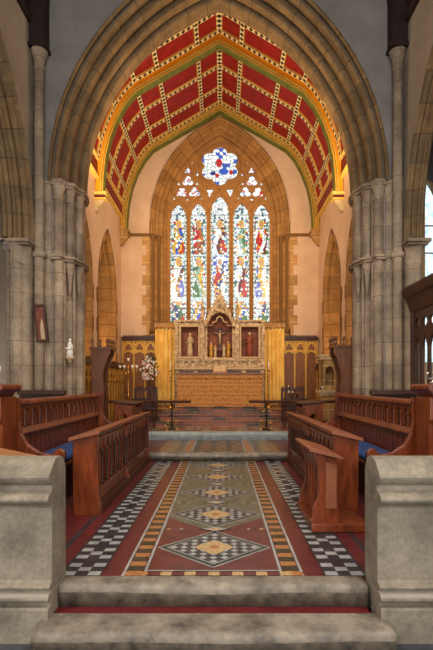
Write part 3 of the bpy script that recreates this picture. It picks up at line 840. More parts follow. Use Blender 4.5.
def glass_col(x, z):
    r, edge = cell(x, z, .066); lead = edge < .007
    for i, (c, a) in enumerate(LC):
        if abs(x-c) <= a and z < 7.26:
            u = (x-c)/a
            if lead and r > .6: return DK
            if z < 4.02:
                v = (z-LB)/(4.02-LB); col = figure(u*1.0, v*1.05, BO[i], r)
                if v > .9: return OFF
            elif z < 5.38:
                v = (z-4.1)/1.22; col = figure(u, v, LO[i], r, i == 2)
                if i == 2 and col is None and v > .55 and abs(u) < .8: return BL if r > .5 else WH
            elif z < 6.55:
                v = (z-5.44)/1.04; col = figure(u, v, UP[i], r)
            else: col = None
            if abs(z-4.04) < .03 or abs(z-5.39) < .03: return OFF
            if abs((z-LB) % .42) < .012: return DK
            if col is not None and (abs(u) < .82): return col
            if abs(u) > .84:
                q = int(math.floor(z/.045)) % 3; return (WH, C_(90, 130, 120), C_(190, 200, 170))[q]
            if z > 6.52: return WH if r > .3 else (OFF if r > .15 else C_(70, 110, 120))
            return WH if r > .52 else OFF if r > .38 else C_(96, 140, 170) if r > .26 else GR if r > .18 else C_(60, 76, 90) if r > .07 else RD
    d = math.hypot(x-RC[0], z-RC[1])
    if d < .66:
        r, edge = cell(x+.03, z, .115)
        if edge < .010: return C_(70, 84, 96)
        if math.hypot(x+.03, (z-8.29)/1.3) < .10: return RD if r > .2 else MA
        if math.hypot((x-.12)/1.5, z-8.02) < .10: return BL
        if math.hypot((x+.22)/1.2, z-7.96) < .07: return DB
        if r > .95: return RD
        if r > .82: return BL
        if r > .76: return C_(90, 170, 180)
        return WH
    r2, e2 = cell(x, z, .05)
    if z > 6.9: return RD if r2 > .86 else C_(90, 120, 190) if r2 > .78 else WH
    return WH
g = MB(); cs_ = .0185; nx = int(3.3/cs_); nz = int(5.55/cs_); cols = []
rows = [[(-1.65+i*cs_, EY+.44, 3.2+j*cs_) for i in range(nx+1)] for j in range(nz+1)]
g.grid(rows, 0, False)
for j in range(nz):
    for i in range(nx): cols.append(glass_col(-1.65+(i+.5)*cs_, 3.2+(j+.5)*cs_))
me = bpy.data.meshes.new('glass'); me.from_pydata([(x, y-wn.location.y, z-wn.location.z) for x, y, z in g.v], [], g.f)
me.materials.append(M['glass'])
at_ = me.color_attributes.new('glass', 'FLOAT_COLOR', 'CORNER')
flat = []
for c in cols: flat += list(c)+[1]
import array
buf = []
for k in range(len(cols)): buf += flat[4*k:4*k+4]*4
at_.data.foreach_set('color', buf)
go = bpy.data.objects.new('glass', me); COL.objects.link(go); go.parent = wn; go.location = (-wn.location.x, 0, 0)

# ------------------------------------------------------------------ wood furniture of the choir
def ogee_hole(uc, a, z0, zs, zt, n=6):
    """arched opening with a cusped, slightly ogee head"""
    L = [(uc-a, z0), (uc-a, zs)]
    h = zt-zs
    left = [(-1, 0), (-.97, .18), (-.8, .40), (-.62, .42), (-.55, .56), (-.36, .74), (-.14, .86), (0, 1)]
    L += [(uc+x*a, zs+y*h) for x, y in left[1:]]
    L += [(uc-x*a, zs+y*h) for x, y in left[-2:0:-1]]
    L += [(uc+a, zs), (uc+a, z0)]
    return L
BAL = [(.020, 0), (.020, .03), (.012, .05), (.018, .08), (.010, .11), (.013, .22), (.013, .30), (.009, .34), (.017, .37), (.012, .39), (.02, .42)]
def baluster(x, y, z0, z1, parent, mat, r=1.0):
    s_ = (z1-z0)/.42
    return MB().lathe(x, y, [(q*r, z0+h*s_) for q, h in BAL], 8).build('baluster', mat, parent)
def shaped_foot(parent, x, y, w, mat):
    """buttress foot standing out towards the centre aisle, stepped and curved"""
    P = [(x, 0), (x+.075, 0), (x+.075, .09), (x+.07, .12), (x+.055, .16), (x+.035, .24), (x+.03, .62), (x+.045, .66), (x+.045, .80), (x, .80)]
    MB().prism(P, XZ, y-w, y+w).build('buttress', mat, parent, bevel=.006)

for MX, sd in ((1, 'left'), (-1, 'right')):
    # front book desk
    t = thing('choir_desk', (-1.32, 6.35, 0), 'long carved oak choir desk with open arcaded front, %s of the tiled aisle' % sd, 'choir desk', None)
    x0 = -1.24
    y0, y1 = 4.72, 8.0
    secs = [(y0+.05, 6.18), (6.26, y1-.05)]
    for (a, b_) in secs:
        n = 7 if a < 5 else 8
        sp = (b_-a)/n
        holes = [ogee_hole(a+sp*(k+.5), sp*.435, .28, .58, .775)[::-1] for k in range(n)]
        MB().plate([(a, .10), (b_, .10), (b_, .83), (a, .83)], holes, YZ, x0-.03, x0).build('front_panel', M['wood'], t, bevel=.003)
        for k in range(n+1):
            baluster(x0+.012, a+sp*k if 0 < k < n else a+sp*k+(.015 if k == 0 else -.015), .27, .66, t, M['wood_dark'], 1.1)
        MB().box(x0-.035, x0+.03, a, b_, .235, .275).box(x0-.035, x0+.02, a, b_, .76, .79).build('rail', M['wood'], t, bevel=.005)
    for y in (y0+.05, 6.22, y1-.05): shaped_foot(t, x0-.02, y, .035, M['wood'])
    # ends: solid shaped panels
    for y in (y0, y1-.05):
        E = [(-1.46, 0), (-1.19, 0), (-1.19, .08), (-1.195, .13), (-1.205, .22), (-1.21, .82), (-1.25, .87), (-1.47, .80)]
        MB().prism(E, XZ, y, y+.05).build('end_panel', M['wood'], t, bevel=.006)
    # sloping top with moulded lip
    T = [(-1.50, .80), (-1.205, .875), (-1.185, .875), (-1.18, .86), (-1.185, .84), (-1.21, .835), (-1.50, .765)]
    MB().prism(T, XZ, y0-.05, y1+.03).build('desk_top', M['wood_top'], t, bevel=.004)
    MB().box(-1.46, -1.26, y0+.05, y1-.05, .42, .445).build('book_shelf', M['wood_dark'], t)
    MB().box(-1.46, -1.19, y0+.05, y1-.05, .0, .10).build('base', M['wood_dark'], t, bevel=.006)
    # long bench behind
    b = thing('choir_bench', (-2.0, 6.6, 0), 'long oak choir bench with pierced arcaded back on the %s side' % sd, 'bench', None)
    y0, y1 = 4.98, 8.3; xb = -2.2; n = 15; sp = (y1-y0-.1)/n
    holes = [lancet(y0+.05+sp*(k+.5), sp*.33, .86, .99, sp*.33*1.3, 5)[::-1] for k in range(n)]
    MB().plate([(y0, .80), (y1, .80), (y1, 1.10), (y0, 1.10)], holes, YZ, xb-.03, xb).build('back_panel', M['wood'], b, bevel=.003)
    for k in range(n+1):
        baluster(xb+.012, y0+.05+sp*k, .855, 1.03, b, M['wood'], .9)
    MB().prism([(xb-.06, 1.10), (xb+.035, 1.10), (xb+.05, 1.13), (xb+.045, 1.165), (xb+.0, 1.18), (xb-.06, 1.17)], XZ, y0-.02, y1+.02).build('top_rail', M['wood'], b, bevel=.004)
    MB().prism([(xb-.04, .78), (xb+.05, .78), (xb+.055, .80), (xb+.02, .86), (xb-.04, .86)], XZ, y0, y1).build('lower_rail', M['wood'], b, bevel=.003)
    bd = MB()
    k = 0; y = y0
    while y < y1-.01:
        bd.box(xb-.03, xb-(.004 if k % 2 else .0), y+.002, min(y+.075, y1)-.002, .42, .78); y += .077; k += 1
    bd.build('boarding', M['wood'], b, bevel=.002)
    MB().box(xb, xb+.46, y0, y1, .40, .44).build('seat', M['wood'], b, bevel=.01)
    MB().box(xb+.40, xb+.43, y0+.02, y1-.02, .0, .40).build('seat_front', M['wood_dark'], b)
    # bench ends: tall at the back, sweeping down to a scroll
    E = [(xb-.07, 0), (xb+.50, 0), (xb+.50, .10), (xb+.46, .16), (xb+.43, .34), (xb+.47, .44), (xb+.55, .50), (xb+.585, .56), (xb+.58, .62), (xb+.54, .655), (xb+.49, .65), (xb+.46, .61), (xb+.42, .59),
         (xb+.30, .62), (xb+.18, .70), (xb+.11, .82), (xb+.085, .95), (xb+.085, 1.14), (xb+.10, 1.16), (xb+.10, 1.2), (xb-.07, 1.2)]
    for y in (y0-.06, y1):
        e = MB().prism(E, XZ, y, y+.06).build('bench_end', M['wood'], b, bevel=.008)
        MB().tube([(xb+.525, y-.012, .60), (xb+.525, y+.072, .60)], .042, 14).build('scroll', M['wood'], e)
    c = MB(); rows = []
    for j in range(30):
        y = y0+.02+(y1-y0-.04)*j/29; q = .0 if 0 < j < 29 else -.03
        rows.append([(xb+.02, y, .445), (xb+.02, y, .50+q), (xb+.10, y, .525+q), (xb+.25, y, .53+q+.004*math.sin(j*1.3)), (xb+.42, y, .52+q), (xb+.455, y, .50+q), (xb+.455, y, .445)])
    c.grid(rows, 0, True, True); c.face(rows[0]); c.face(rows[-1][::-1])
    tag(c.build('seat_cushion', M['blue']), 'long dark blue seat cushion on the %s choir bench' % sd, 'cushion')
    # clergy desk against the near end of the bench
    cl = thing('clergy_stall', (-2.4, 4.6, 0), 'tall red brown clergy reading desk with heavy moulded top, at the %s edge' % sd, 'reading desk')
    MB().box(-2.75, -2.12, 4.55, 4.62, 0, 1.22).build('front_panel', M['wood'], cl, bevel=.006)
    T = [(-2.80, 1.27), (-2.08, 1.27), (-2.05, 1.30), (-2.05, 1.335), (-2.08, 1.35), (-2.80, 1.35)]
    MB().prism(T, XZ, 4.42, 4.86).build('desk_top', M['wood'], cl, bevel=.005)
    MB().prism([(-2.78, 1.20), (-2.14, 1.20), (-2.09, 1.27), (-2.78, 1.27)], XZ, 4.46, 4.82).build('cornice', M['wood'], cl, bevel=.004)
    MB().prism([(4.5, 0), (4.84, 0), (4.84, 1.22), (4.5, 1.22), (4.5, 1.0), (4.53, .95), (4.55, .6), (4.5, .5)], YZ, -2.16, -2.10).build('side_panel', M['wood'], cl, bevel=.006)
    br = MB(); br.tube([(-2.42, 4.50, .55), (-2.43, 4.5, .8), (-2.47, 4.48, 1.0), (-2.53, 4.46, 1.12), (-2.62, 4.45, 1.2)], .022, 8); br.tube([(-2.30, 4.50, .5), (-2.30, 4.5, 1.2)], .018, 8)
    br.build('bracket', M['wood_dark'], cl)
    for x in (-2.22, -2.4, -2.6): MB().lathe(x, 4.49, [(.035, 0), (.035, .1), (.022, .14), (.03, .3), (.018, .5), (.018, 1.0), (.032, 1.08), (.02, 1.12), (.035, 1.2)], 10).build('turned_post', M['wood_dark'], cl)
    # further pew back near the pier
    pw = thing('pew', (-3.0, 7.4, 0), 'dark pew back showing above the %s choir bench' % sd, 'pew')
    MB().box(-3.22, -2.50, 7.45, 7.50, 0, 1.18).build('back_panel', M['wood_dark'], pw, bevel=.005)
    MB().prism([(7.40, 1.18), (7.54, 1.18), (7.55, 1.22), (7.52, 1.25), (7.42, 1.25)], YZ, -3.24, -2.48).build('top_rail', M['wood_dark'], pw, bevel=.004)
    MB().box(-3.22, -2.50, 7.1, 7.45, .42, .46).build('seat', M['wood_dark'], pw)
MX = 1

# low pale bench at the near left, orange one at the near right
t = thing('low_desk', (-1.9, 4.0, 0), 'pale topped low prayer desk behind the left dwarf wall', 'prayer desk')
MB().prism([(-2.5, .88), (-1.62, .70), (-1.53, .66), (-1.52, .62), (-1.58, .60), (-2.5, .76)], XZ, 3.95, 4.2).build('desk_top', M['wood_light'], t, bevel=.008)
MB().prism([(-2.45, 0), (-1.70, 0), (-1.68, .3), (-1.64, .62), (-2.45, .76)], XZ, 4.05, 4.1).build('end_panel', M['wood'], t, bevel=.005)
t = thing('side_chair', (2.2, 4.1, 0), 'small orange brown wooden chair at the right edge behind the dwarf wall', 'chair')
MB().box(1.86, 2.3, 3.95, 4.35, .42, .46).build('seat', M['wood_light'], t, bevel=.01)
for x, y, h in ((1.89, 3.98, .42), (1.89, 4.32, .42), (2.27, 3.98, .80), (2.27, 4.32, .80)): MB().lathe(x, y, [(.018, 0), (.022, .3), (.02, h)], 8).build('leg', M['wood_light'], t)
MB().prism([(1.86, .60), (2.0, .72), (2.29, .84), (2.29, .78), (2.04, .66), (1.90, .56)], XZ, 3.96, 4.0).build('arm', M['wood_light'], t, bevel=.006)
MB().box(2.25, 2.29, 3.97, 4.34, .62, .80).build('backrest', M['wood_light'], t, bevel=.006)
tb = thing('kneeler_stand', (1.8, 3.65, 0), 'small dark stand under the teal kneeler behind the right dwarf wall', 'stand')
MB().box(1.62, 1.98, 3.52, 3.78, .61, .65).build('stand_top', M['wood_dark'], tb, bevel=.005)
for x in (1.65, 1.95):
    for y in (3.55, 3.75): MB().box(x-.015, x+.015, y-.015, y+.015, 0, .61).build('leg', M['wood_dark'], tb)
kn = MB()
rows = []
for j in range(9):
    y = 3.53+.24*j/8; q = -.035 if j in (0, 8) else 0
    rows.append([(1.63, y, .652), (1.63, y, .72+q), (1.70, y, .75+q), (1.90, y, .75+q), (1.97, y, .72+q), (1.97, y, .652)])
kn.grid(rows, 0, True, True); kn.face(rows[0]); kn.face(rows[-1][::-1])
kt = tag(kn.build('kneeler', M['teal']), 'teal embroidered kneeler with blue motif behind the right dwarf wall', 'kneeler')
MB().prism(foil(1.76, .70, 4, .02, .022, 0, 16), XZ, 3.515, 3.53).build('motif', M['blue'], kt)

# small litany desk in front of the right stall
t = thing('litany_desk', (1.02, 4.55, 0), 'short oak prayer desk standing in front of the right choir desk', 'prayer desk')
def litany_end(y):
    E = [(.88, .0), (1.17, 0), (1.17, .10), (1.155, .13), (1.14, .18), (1.14, .62), (1.12, .66), (.93, .72), (.91, .69), (.93, .64), (.955, .58), (.96, .34), (.93, .26), (.90, .20), (.90, .12), (.88, .09)]
    e = MB().prism(E, XZ, y, y+.05).build('end_panel', M['wood'], t, bevel=.006)
    MB().prism([(1.02, .2), (1.12, .2), (1.12, .6), (1.02, .63)], XZ, y-.006, y+.004).build('inset_panel', M['wood_top'], e, bevel=.003)
litany_end(4.24); litany_end(4.9)
MB().prism([(.86, .735), (1.15, .665), (1.17, .66), (1.17, .68), (1.15, .69), (.90, .765), (.86, .76)], XZ, 4.18, 5.0).build('desk_top', M['wood_top'], t, bevel=.005)
holes = [ogee_hole(4.38+.147*k+.0, .055, .22, .45, .60)[::-1] for k in range(4)]
MB().plate([(4.29, .12), (4.9, .12), (4.9, .68), (4.29, .68)], holes, YZ, .955, .98).build('front_panel', M['wood'], t, bevel=.003)
MB().box(.88, 1.17, 4.66, 5.0, .003, .075).box(.88, 1.40, 4.17, 4.66, .003, .075).build('base', M['wood'], t, bevel=.008)
MB().box(1.0, 1.14, 4.29, 4.9, .35, .37).build('book_shelf', M['wood_dark'], t)

# small lamps / vases on the clergy desks
t = thing('desk_lamp', (-2.22, 4.66, 1.35), 'slender pale desk lamp on the left clergy desk', 'lamp')
MB().lathe(-2.22, 4.66, [(.05, 1.35), (.05, 1.362), (.012, 1.37), (.008, 1.38)], 12).build('base', M['silver'], t)
MB().tube([(-2.22, 4.66, 1.37), (-2.18, 4.64, 1.46), (-2.16, 4.62, 1.52), (-2.2, 4.6, 1.56), (-2.3, 4.58, 1.565)], .008, 8).build('arm', M['white'], t)
MB().tube([(-2.42, 4.58, 1.555), (-2.22, 4.58, 1.555)], .025, 10).build('lamp_shade', M['brass'], t)
t = thing('brass_ornament', (2.20, 4.62, 1.35), 'small silvered branched ornament on the right clergy desk', 'ornament')
MB().lathe(2.20, 4.62, [(.05, 1.35), (.045, 1.37), (.014, 1.385), (.012, 1.42), (.028, 1.45), (.012, 1.48), (.02, 1.52), (.006, 1.57)], 12).build('stem', M['silver'], t)
MB().tube([(2.20, 4.62, 1.42), (2.14, 4.6, 1.40), (2.11, 4.6, 1.44), (2.13, 4.6, 1.47)], .009, 6).build('branch', M['silver'], t)
MB().tube([(2.20, 4.62, 1.46), (2.26, 4.6, 1.44), (2.29, 4.6, 1.48), (2.27, 4.6, 1.52)], .009, 6).build('branch', M['silver'], t)

# ------------------------------------------------------------------ dark parclose screen at the right arcade
t = thing('parclose_screen', (3.30, 7.2, -.3), 'dark carved wooden screen with heavy cornice in the right arcade arch', 'screen')
X = 3.24
MB().prism([(X-.12, 2.93), (X+.12, 2.93), (X+.12, 2.70), (X-.02, 2.70), (X-.05, 2.78), (X-.09, 2.82)], XZ, 5.2, 7.85).build('cornice', M['wood_dark'], t, bevel=.006)
MB().prism([(X-.04, 2.70), (X+.08, 2.70), (X+.08, 2.55), (X, 2.55)], XZ, 5.3, 7.78).build('frieze_rail', M['wood_dark'], t, bevel=.004)
for y in (5.3, 6.5, 7.66):
    MB().box(X, X+.09, y, y+.10, -.3, 2.56).build('post', M['wood_dark'], t, bevel=.006)
for a, b_ in ((5.4, 6.5), (6.6, 7.66)):
    hs = []
    n = 4; sp = (b_-a)/n
    for k in range(n):
        hs.append(ogee_hole(a+sp*(k+.5), sp*.36, .95, 1.9, 2.15)[::-1]); hs.append(foil(a+sp*(k+.5), 2.34, 4, .045, .05, 0, 20)[::-1])
    MB().plate([(a, -.28), (b_, -.28), (b_, 2.56), (a, 2.56)], hs, YZ, X+.02, X+.06).build('tracery_panel', M['wood_dark'], t, bevel=.003)
cr = MB()
for k in range(26): cr.ball((X-.07, 5.3+k*.1, 2.96), .03, 8)
cr.build('cresting', M['wood_dark'], t)

# ------------------------------------------------------------------ on the left pier
t = thing('framed_board', (-2.99, 8.05, 1.9), 'narrow dark framed painting leaning out from the left pier', 'picture')
def tilt(u, v, w):   # frame hung slightly askew
    a = math.radians(6); return (-3.13+u*math.cos(a)-v*math.sin(a)*-1*-1+0, 8.12+w, 2.42+u*math.sin(a)*.3+v)
MB().plate([(-.10, -.33), (.10, -.33), (.10, .33), (-.10, .33)], [[(-.07, -.30), (-.07, .30), (.07, .30), (.07, -.30)]], tilt, -.03, .03).build('frame', M['wood_dark'], t, bevel=.004)
MB().prism([(-.075, -.305), (.075, -.305), (.075, .305), (-.075, .305)], tilt, -.005, .02).build('canvas', M['niche_back'], t)
MB().prism([(-.02, -.28), (.05, -.28), (.04, .0), (.02, .1), (.0, .02), (-.02, -.1)], tilt, -.012, -.004).build('painted_figure', M['cream'], t)
# small statue on a bracket on the pier
t = thing('wall_statue', (-2.72, 8.42, 1.75), 'small white statue on a bracket on the left pier', 'statue')
sx, sy = -2.72, 8.42
MB().lathe(sx, sy, [(.01, 1.70), (.03, 1.74), (.07, 1.80), (.09, 1.82), (.09, 1.85)], 12).build('bracket', M['cream'], t)
b = MB(); b.lathe(sx, sy, [(.065, 1.85), (.055, 1.95), (.04, 2.02), (.045, 2.07), (.03, 2.11), (.012, 2.13)], 12); b.ball((sx, sy, 2.155), .03, 10)
b.tube([(sx-.045, sy, 2.07), (sx-.06, sy-.03, 2.0), (sx-.01, sy-.06, 1.99)], .014, 6); b.tube([(sx+.045, sy, 2.07), (sx+.06, sy-.03, 2.0), (sx+.01, sy-.06, 1.99)], .014, 6)
b.build('figure', M['white'], t)

# ------------------------------------------------------------------ panelling in the sanctuary
def panelling(t, u0, u1, z0, z1, pl, w, n, gilt=True, depth=.08):
    """boarding, mullions, gilded ogee tracery, cresting; w = face plane, towards the room = -1*dirn"""
    d = depth
    MB().plate([(u0, z0), (u1, z0), (u1, z1), (u0, z1)], [], pl, w, w+d*.4).build('boarding', M['wood_mid'], t)
    sp = (u1-u0)/n
    for k in range(n+1):
        u = u0+sp*k; MB().prism([(u-.025, z0), (u+.025, z0), (u+.025, z1-.14), (u-.025, z1-.14)], pl, w-d*.5, w).build('mullion', M['gilt'] if gilt else M['wood_mid'], t)
    hs = []; zt = z1-.14; hh = min(.42, sp*1.2)
    for k in range(n):
        c = u0+sp*(k+.5); a = sp*.38
        hs.append(ogee_hole(c, a, zt-hh, zt-hh*.62, zt-.10)[::-1] if False else foil(c, zt-hh*.52, 3, a*.42, a*.42, PI/2, 24)[::-1])
        for s_ in (-1, 1): hs.append(foil(c+s_*a*.86, zt-hh*.14, 3, a*.12, a*.12, -PI/2, 12)[::-1])
    MB().plate([(u0+.005, zt-hh)]+sum([[(u0+sp*k+sp*.12, zt-hh), (u0+sp*k+sp*.28, zt-hh*.93), (u0+sp*k+sp*.5, zt-hh*.82), (u0+sp*k+sp*.72, zt-hh*.93), (u0+sp*k+sp*.88, zt-hh)] for k in range(n)], [])+[(u1-.005, zt-hh), (u1-.005, zt), (u0+.005, zt)], hs, pl, w-d*.35, w-d*.1).build('tracery', M['gilt'] if gilt else M['wood_mid'], t)
    MB().plate([(u0-.03, zt), (u1+.03, zt), (u1+.03, z1-.03), (u0-.03, z1-.03)], [], pl, w-d, w+d*.4).build('cornice', M['wood_dark'], t, bevel=.004)
    c = MB(); m_ = int((u1-u0)/.075)
    for k in range(m_):
        u = u0+(u1-u0)*(k+.5)/m_
        c.prism([(u-.03, z1-.03), (u+.03, z1-.03), (u+.018, z1+.005), (u, z1+.035), (u-.018, z1+.005)], pl, w-d*.9, w-d*.5)
    c.build('cresting', M['wood_dark'], t)
for MX, sd in ((1, 'left'), (-1, 'right')):
    t = thing('wall_panelling', (-2.45, 13.85, .3), 'brown and gilt traceried panelling on the east wall %s of the altar' % sd, 'panelling')
    panelling(t, -2.93, -1.92, .3, 2.80, XZ, 13.90, 3)
    t = thing('wall_panelling', (-2.95, 11.5, .3), 'lower gilt traceried panelling along the %s chancel wall' % sd, 'panelling')
    panelling(t, 9.3, 13.75, .13, 1.92, lambda u, v, w: (-w, u, v), 2.93, 14, True, .07)
    # curtains
    c = MB(); xa, xb_ = (-1.90, -1.345); rows = []; n = 90
    for j in range(15):
        z = .70+2.29*j/14; rows.append([])
        for k in range(n+1):
            u = k/n; x = xa+(xb_-xa)*u
            rows[-1].append((x+.006*math.sin(j*.9+k*.2), 13.60+.065*math.sin(u*2*PI*4.5+.25*math.sin(j*.5))+.01*math.sin(u*2*PI*11+j*.3), z))
    c.grid(rows, 0, True)
    t = thing('altar_curtain', (-1.57, 13.60, .70), 'tall gold brocade curtain hanging %s of the reredos' % sd, 'curtain')
    co_ = c.build('cloth', M['curtain'], t, fixn=False); sm = co_.modifiers.new('s', 'SOLIDIFY'); sm.thickness = .006
    MB().tube([(xa-.02, 13.6, 3.01), (xb_+.02, 13.6, 3.01)], .014, 8).build('rod', M['brass'], t)
    MB().box(xa-.015, xa+.0, 13.62, 13.9, 3.0, 3.02).build('bracket', M['brass'], t)
MX = 1

# ------------------------------------------------------------------ reredos
t = thing('reredos', (-.04, 13.4, .687), 'carved alabaster reredos with three niches and crocketed gable behind the altar', 'reredos')
F = 13.3; cx0 = -.0
body_out = [(-1.29, .69), (1.29, .69), (1.29, 3.14), (.52, 3.14), (.50, 3.2), (.42, 3.22), (0, 3.86), (-.42, 3.22), (-.50, 3.2), (-.52, 3.14), (-1.29, 3.14)]
n1 = [(-1.12, 2.14), (-.62, 2.14), (-.62, 3.0), (-1.12, 3.0)]; n3 = [(.62, 2.14), (1.12, 2.14), (1.12, 3.0), (.62, 3.0)]
n2 = lancet(0, .36, 2.12, 3.0, .40, 8)[::-1]
MB().plate(body_out, [n1[::-1], n2[::-1], n3[::-1]], XZ, F, F+.3).build('body', M['alabaster'], t, bevel=.006)
MB().box(-1.27, 1.27, F+.2, F+.28, 2.05, 3.1).box(-.40, .40, F+.2, F+.28, 3.1, 3.44).build('back_panel', M['niche_back'], t)
for a, b_ in ((-1.12, -.62), (.62, 1.12)):
    fr = MB(); fr.plate([(a-.05, 2.09), (b_+.05, 2.09), (b_+.05, 3.05), (a-.05, 3.05)], [[(a, 2.14), (a, 3.0), (b_, 3.0), (b_, 2.14)]], XZ, F-.03, F+.02)
    fr.build('niche_frame', M['cream'], t, bevel=.006)
for x, w in ((-1.25, .05), (-.50, .06), (.50, .06), (1.25, .05)):
    MB().box(x-w, x+w, F-.07, F+.05, 1.8, 3.16).box(x-w*1.3, x+w*1.3, F-.09, F+.05, 3.12, 3.2).box(x-w*1.2, x+w*1.2, F-.08, F+.05, 1.8, 1.95).build('pilaster', M['alabaster'], t, bevel=.006)
MB().box(-1.32, -.44, F-.05, F+.3, 3.14, 3.20).box(.44, 1.32, F-.05, F+.3, 3.14, 3.20).build('cornice', M['alabaster'], t, bevel=.008)
# quatrefoil frieze below the niches
fz = MB()
hs = [foil(x*.19-1.14+.0, 1.93, 4, .04, .04, 0, 16)[::-1] for x in range(13)]
fz.plate([(-1.27, 1.84), (1.27, 1.84), (1.27, 2.02), (-1.27, 2.02)], hs, XZ, F-.05, F-.01)
fz.box(-1.30, 1.30, F-.08, F, 2.02, 2.06); fz.build('frieze', M['alabaster'], t)
# central gabled canopy
can = MB()
arch_sweep(can, 0, .36, 3.0, .40, [(0, F+.1), (0, F-.12), (.02, F-.14), (.07, F-.14), (.08, F-.10), (.08, F+.1)], XZ, 12)
can.prism([(-.44, 3.06), (-.36, 3.06), (0, 3.78), (.36, 3.06), (.44, 3.06), (.05, 3.92), (0, 4.0), (-.05, 3.92)], XZ, F-.13, F-.02)
can.plate([(-.40, 3.06), (.40, 3.06), (0, 3.84)], [foil(0, 3.56, 3, .04, .042, PI/2, 20)[::-1], lancet(0, .345, 3.05, 3.06, .36, 8)[::-1]], XZ, F-.09, F-.0)
for s_ in (-1, 1):
    for q in range(8):
        u = q/8; can.ball((s_*(.43-.39*u), F-.09, 3.12+.84*u), .034, 8)
can.ball((0, F-.09, 4.03), .045, 8); can.ball((0, F-.09, 4.10), .022, 8)
can.build('gable', M['alabaster'], t, fixn=True)
cusp = MB()
for s_ in (-1, 1):
    cusp.tube([(s_*.35, F-.05, 3.05), (s_*.22, F-.05, 3.03), (s_*.2, F-.05, 3.12), (s_*.1, F-.05, 3.16), (s_*.08, F-.05, 3.25), (0, F-.05, 3.3)], .022, 6)
cusp.build('cusping', M['cream'], t)
for x, zt in ((-.50, 3.78), (.50, 3.78), (-.27, 3.5), (.27, 3.5)):
    p = MB(); w = .05
    p.box(x-w, x+w, F-.11, F-.01, 3.16 if abs(x) > .4 else 3.3, 3.45 if abs(x) > .4 else 3.4); z0 = 3.45 if abs(x) > .4 else 3.4
    p.lathe(x, F-.06, [(w*1.3, z0), (w*1.3, z0+.03), (w*.9, z0+.04), (.012, zt-.04), (.03, zt-.02), (.02, zt), (.004, zt+.05)], 4, sm=False)
    for q in range(4):
        for s_ in (-1, 1): p.ball((x+s_*w*(.9-.2*q), F-.06, z0+.06+q*(zt-z0)/5), .016, 6)
    p.build('pinnacle', M['alabaster'], t)
# retable shelf
MB().box(-1.30, 1.30, F-.30, F+.05, 1.76, 1.82).build('retable_shelf', M['cream'], t, bevel=.008)
MB().plate([(-1.27, .69), (1.27, .69), (1.27, 1.76), (-1.27, 1.76)], [], XZ, F-.25, F).build('retable_base', M['alabaster'], t)
rt = MB()
for x in (-.95, -.42, .42, .95): rt.box(x-.2, x+.2, F-.262, F-.25, 1.68, 1.73)
rt.build('inset_panel', M['wood_dark'], t)
# carved relief figures
def fig(par, x, y, z, h, mat, arms=True, head=None):
    b = MB(); s_ = h
    b.lathe(x, y, [(.13*s_, z), (.125*s_, z+.2*h), (.10*s_, z+.5*h), (.12*s_, z+.68*h), (.125*s_, z+.76*h), (.06*s_, z+.83*h), (.04*s_, z+.86*h)], 12)
    for k in range(5):
        a = -PI/2+(-.8+k*.4); b.tube([(x+.115*s_*math.cos(a), y+.115*s_*math.sin(a), z), (x+.09*s_*math.cos(a), y+.09*s_*math.sin(a), z+.5*h)], .018*s_, 5)
    if arms:
        for q in (-1, 1): b.tube([(x+q*.12*s_, y, z+.74*h), (x+q*.15*s_, y-.05*s_, z+.58*h), (x+q*.03*s_, y-.14*s_, z+.60*h)], .035*s_, 7, rr=[.04*s_, .036*s_, .022*s_])
    o = b.build('figure', mat, par)
    MB().ball((x, y-.01*s_, z+.92*h), .062*s_, 10, 0, (1, 1, 1.25)).build('head', head or M['skin'], o)
    return o
fig(t, -.87, F+.12, 2.15, .70, M['cream']); fig(t, .87, F+.12, 2.15, .72, M['niche_red'])
MB().box(-.012-.02, .012+.02, F+.12, F+.15, 2.3, 3.0).box(-.17, .17, F+.12, F+.15, 2.82, 2.87).build('cross', M['wood_dark'], t)
cf = MB(); cf.tube([(0, F+.08, 2.50), (.01, F+.075, 2.62), (0, F+.08, 2.76), (0, F+.085, 2.84)], .03, 8, rr=[.018, .026, .036, .02])
for q in (-1, 1): cf.tube([(q*.025, F+.09, 2.79), (q*.09, F+.1, 2.83), (q*.15, F+.105, 2.85)], .012, 6)
cf.ball((.012, F+.07, 2.875), .026, 8); cf.build('figure', M['cream'], t)
for x, h, mt in ((-.25, .45, 'gilt'), (-.13, .36, 'cream'), (.12, .38, 'cream'), (.25, .46, 'gilt'), (0, .26, 'red_tile')):
    fig(t, x, F+.08, 2.13, h, M[mt])

# altar
t = thing('altar', (0, 12.9, .687), 'altar with gold brown embroidered frontal on the tiled steps', 'altar')
al = MB(); al.box(-1.17, 1.18, 12.7, 13.02, .70, 1.60); al.build('frontal', M['frontal'], t, bevel=.006)
MB().box(-1.20, 1.21, 12.66, 13.04, 1.60, 1.66).build('mensa', M['wood_mid'], t, bevel=.006)
MB().box(-1.19, 1.20, 12.68, 13.03, .687, .72).build('plinth', M['wood_dark'], t)
fr = MB()
rows = []
for k in range(121):
    x = -1.185+2.38*k/120; y = 12.68+.006*math.sin(k*1.1); rows.append([(x, y, 1.60), (x, y-.003, 1.50)])
fr.grid(rows, 0, True); fr.build('fringe', M['frontal'], t, fixn=False)
m_ = MB(); cxm = MB()
cxm.box(-.025, .025, 12.688, 12.70, .95, 1.4).box(-.13, .13, 12.688, 12.70, 1.2, 1.25); 
# missal stand
t = thing('missal_stand', (.0, 12.86, 1.66), 'small orange brown book stand in the middle of the altar', 'book stand')
MB().prism([(12.76, 1.66), (12.94, 1.66), (12.94, 1.84), (12.92, 1.84), (12.76, 1.70)], YZ, -.19, .19).build('stand', M['wood_light'], t, bevel=.004)
MB().prism([(12.755, 1.705), (12.765, 1.695), (12.925, 1.845), (12.915, 1.855)], YZ, -.17, .17).build('open_book', M['cream'], t)
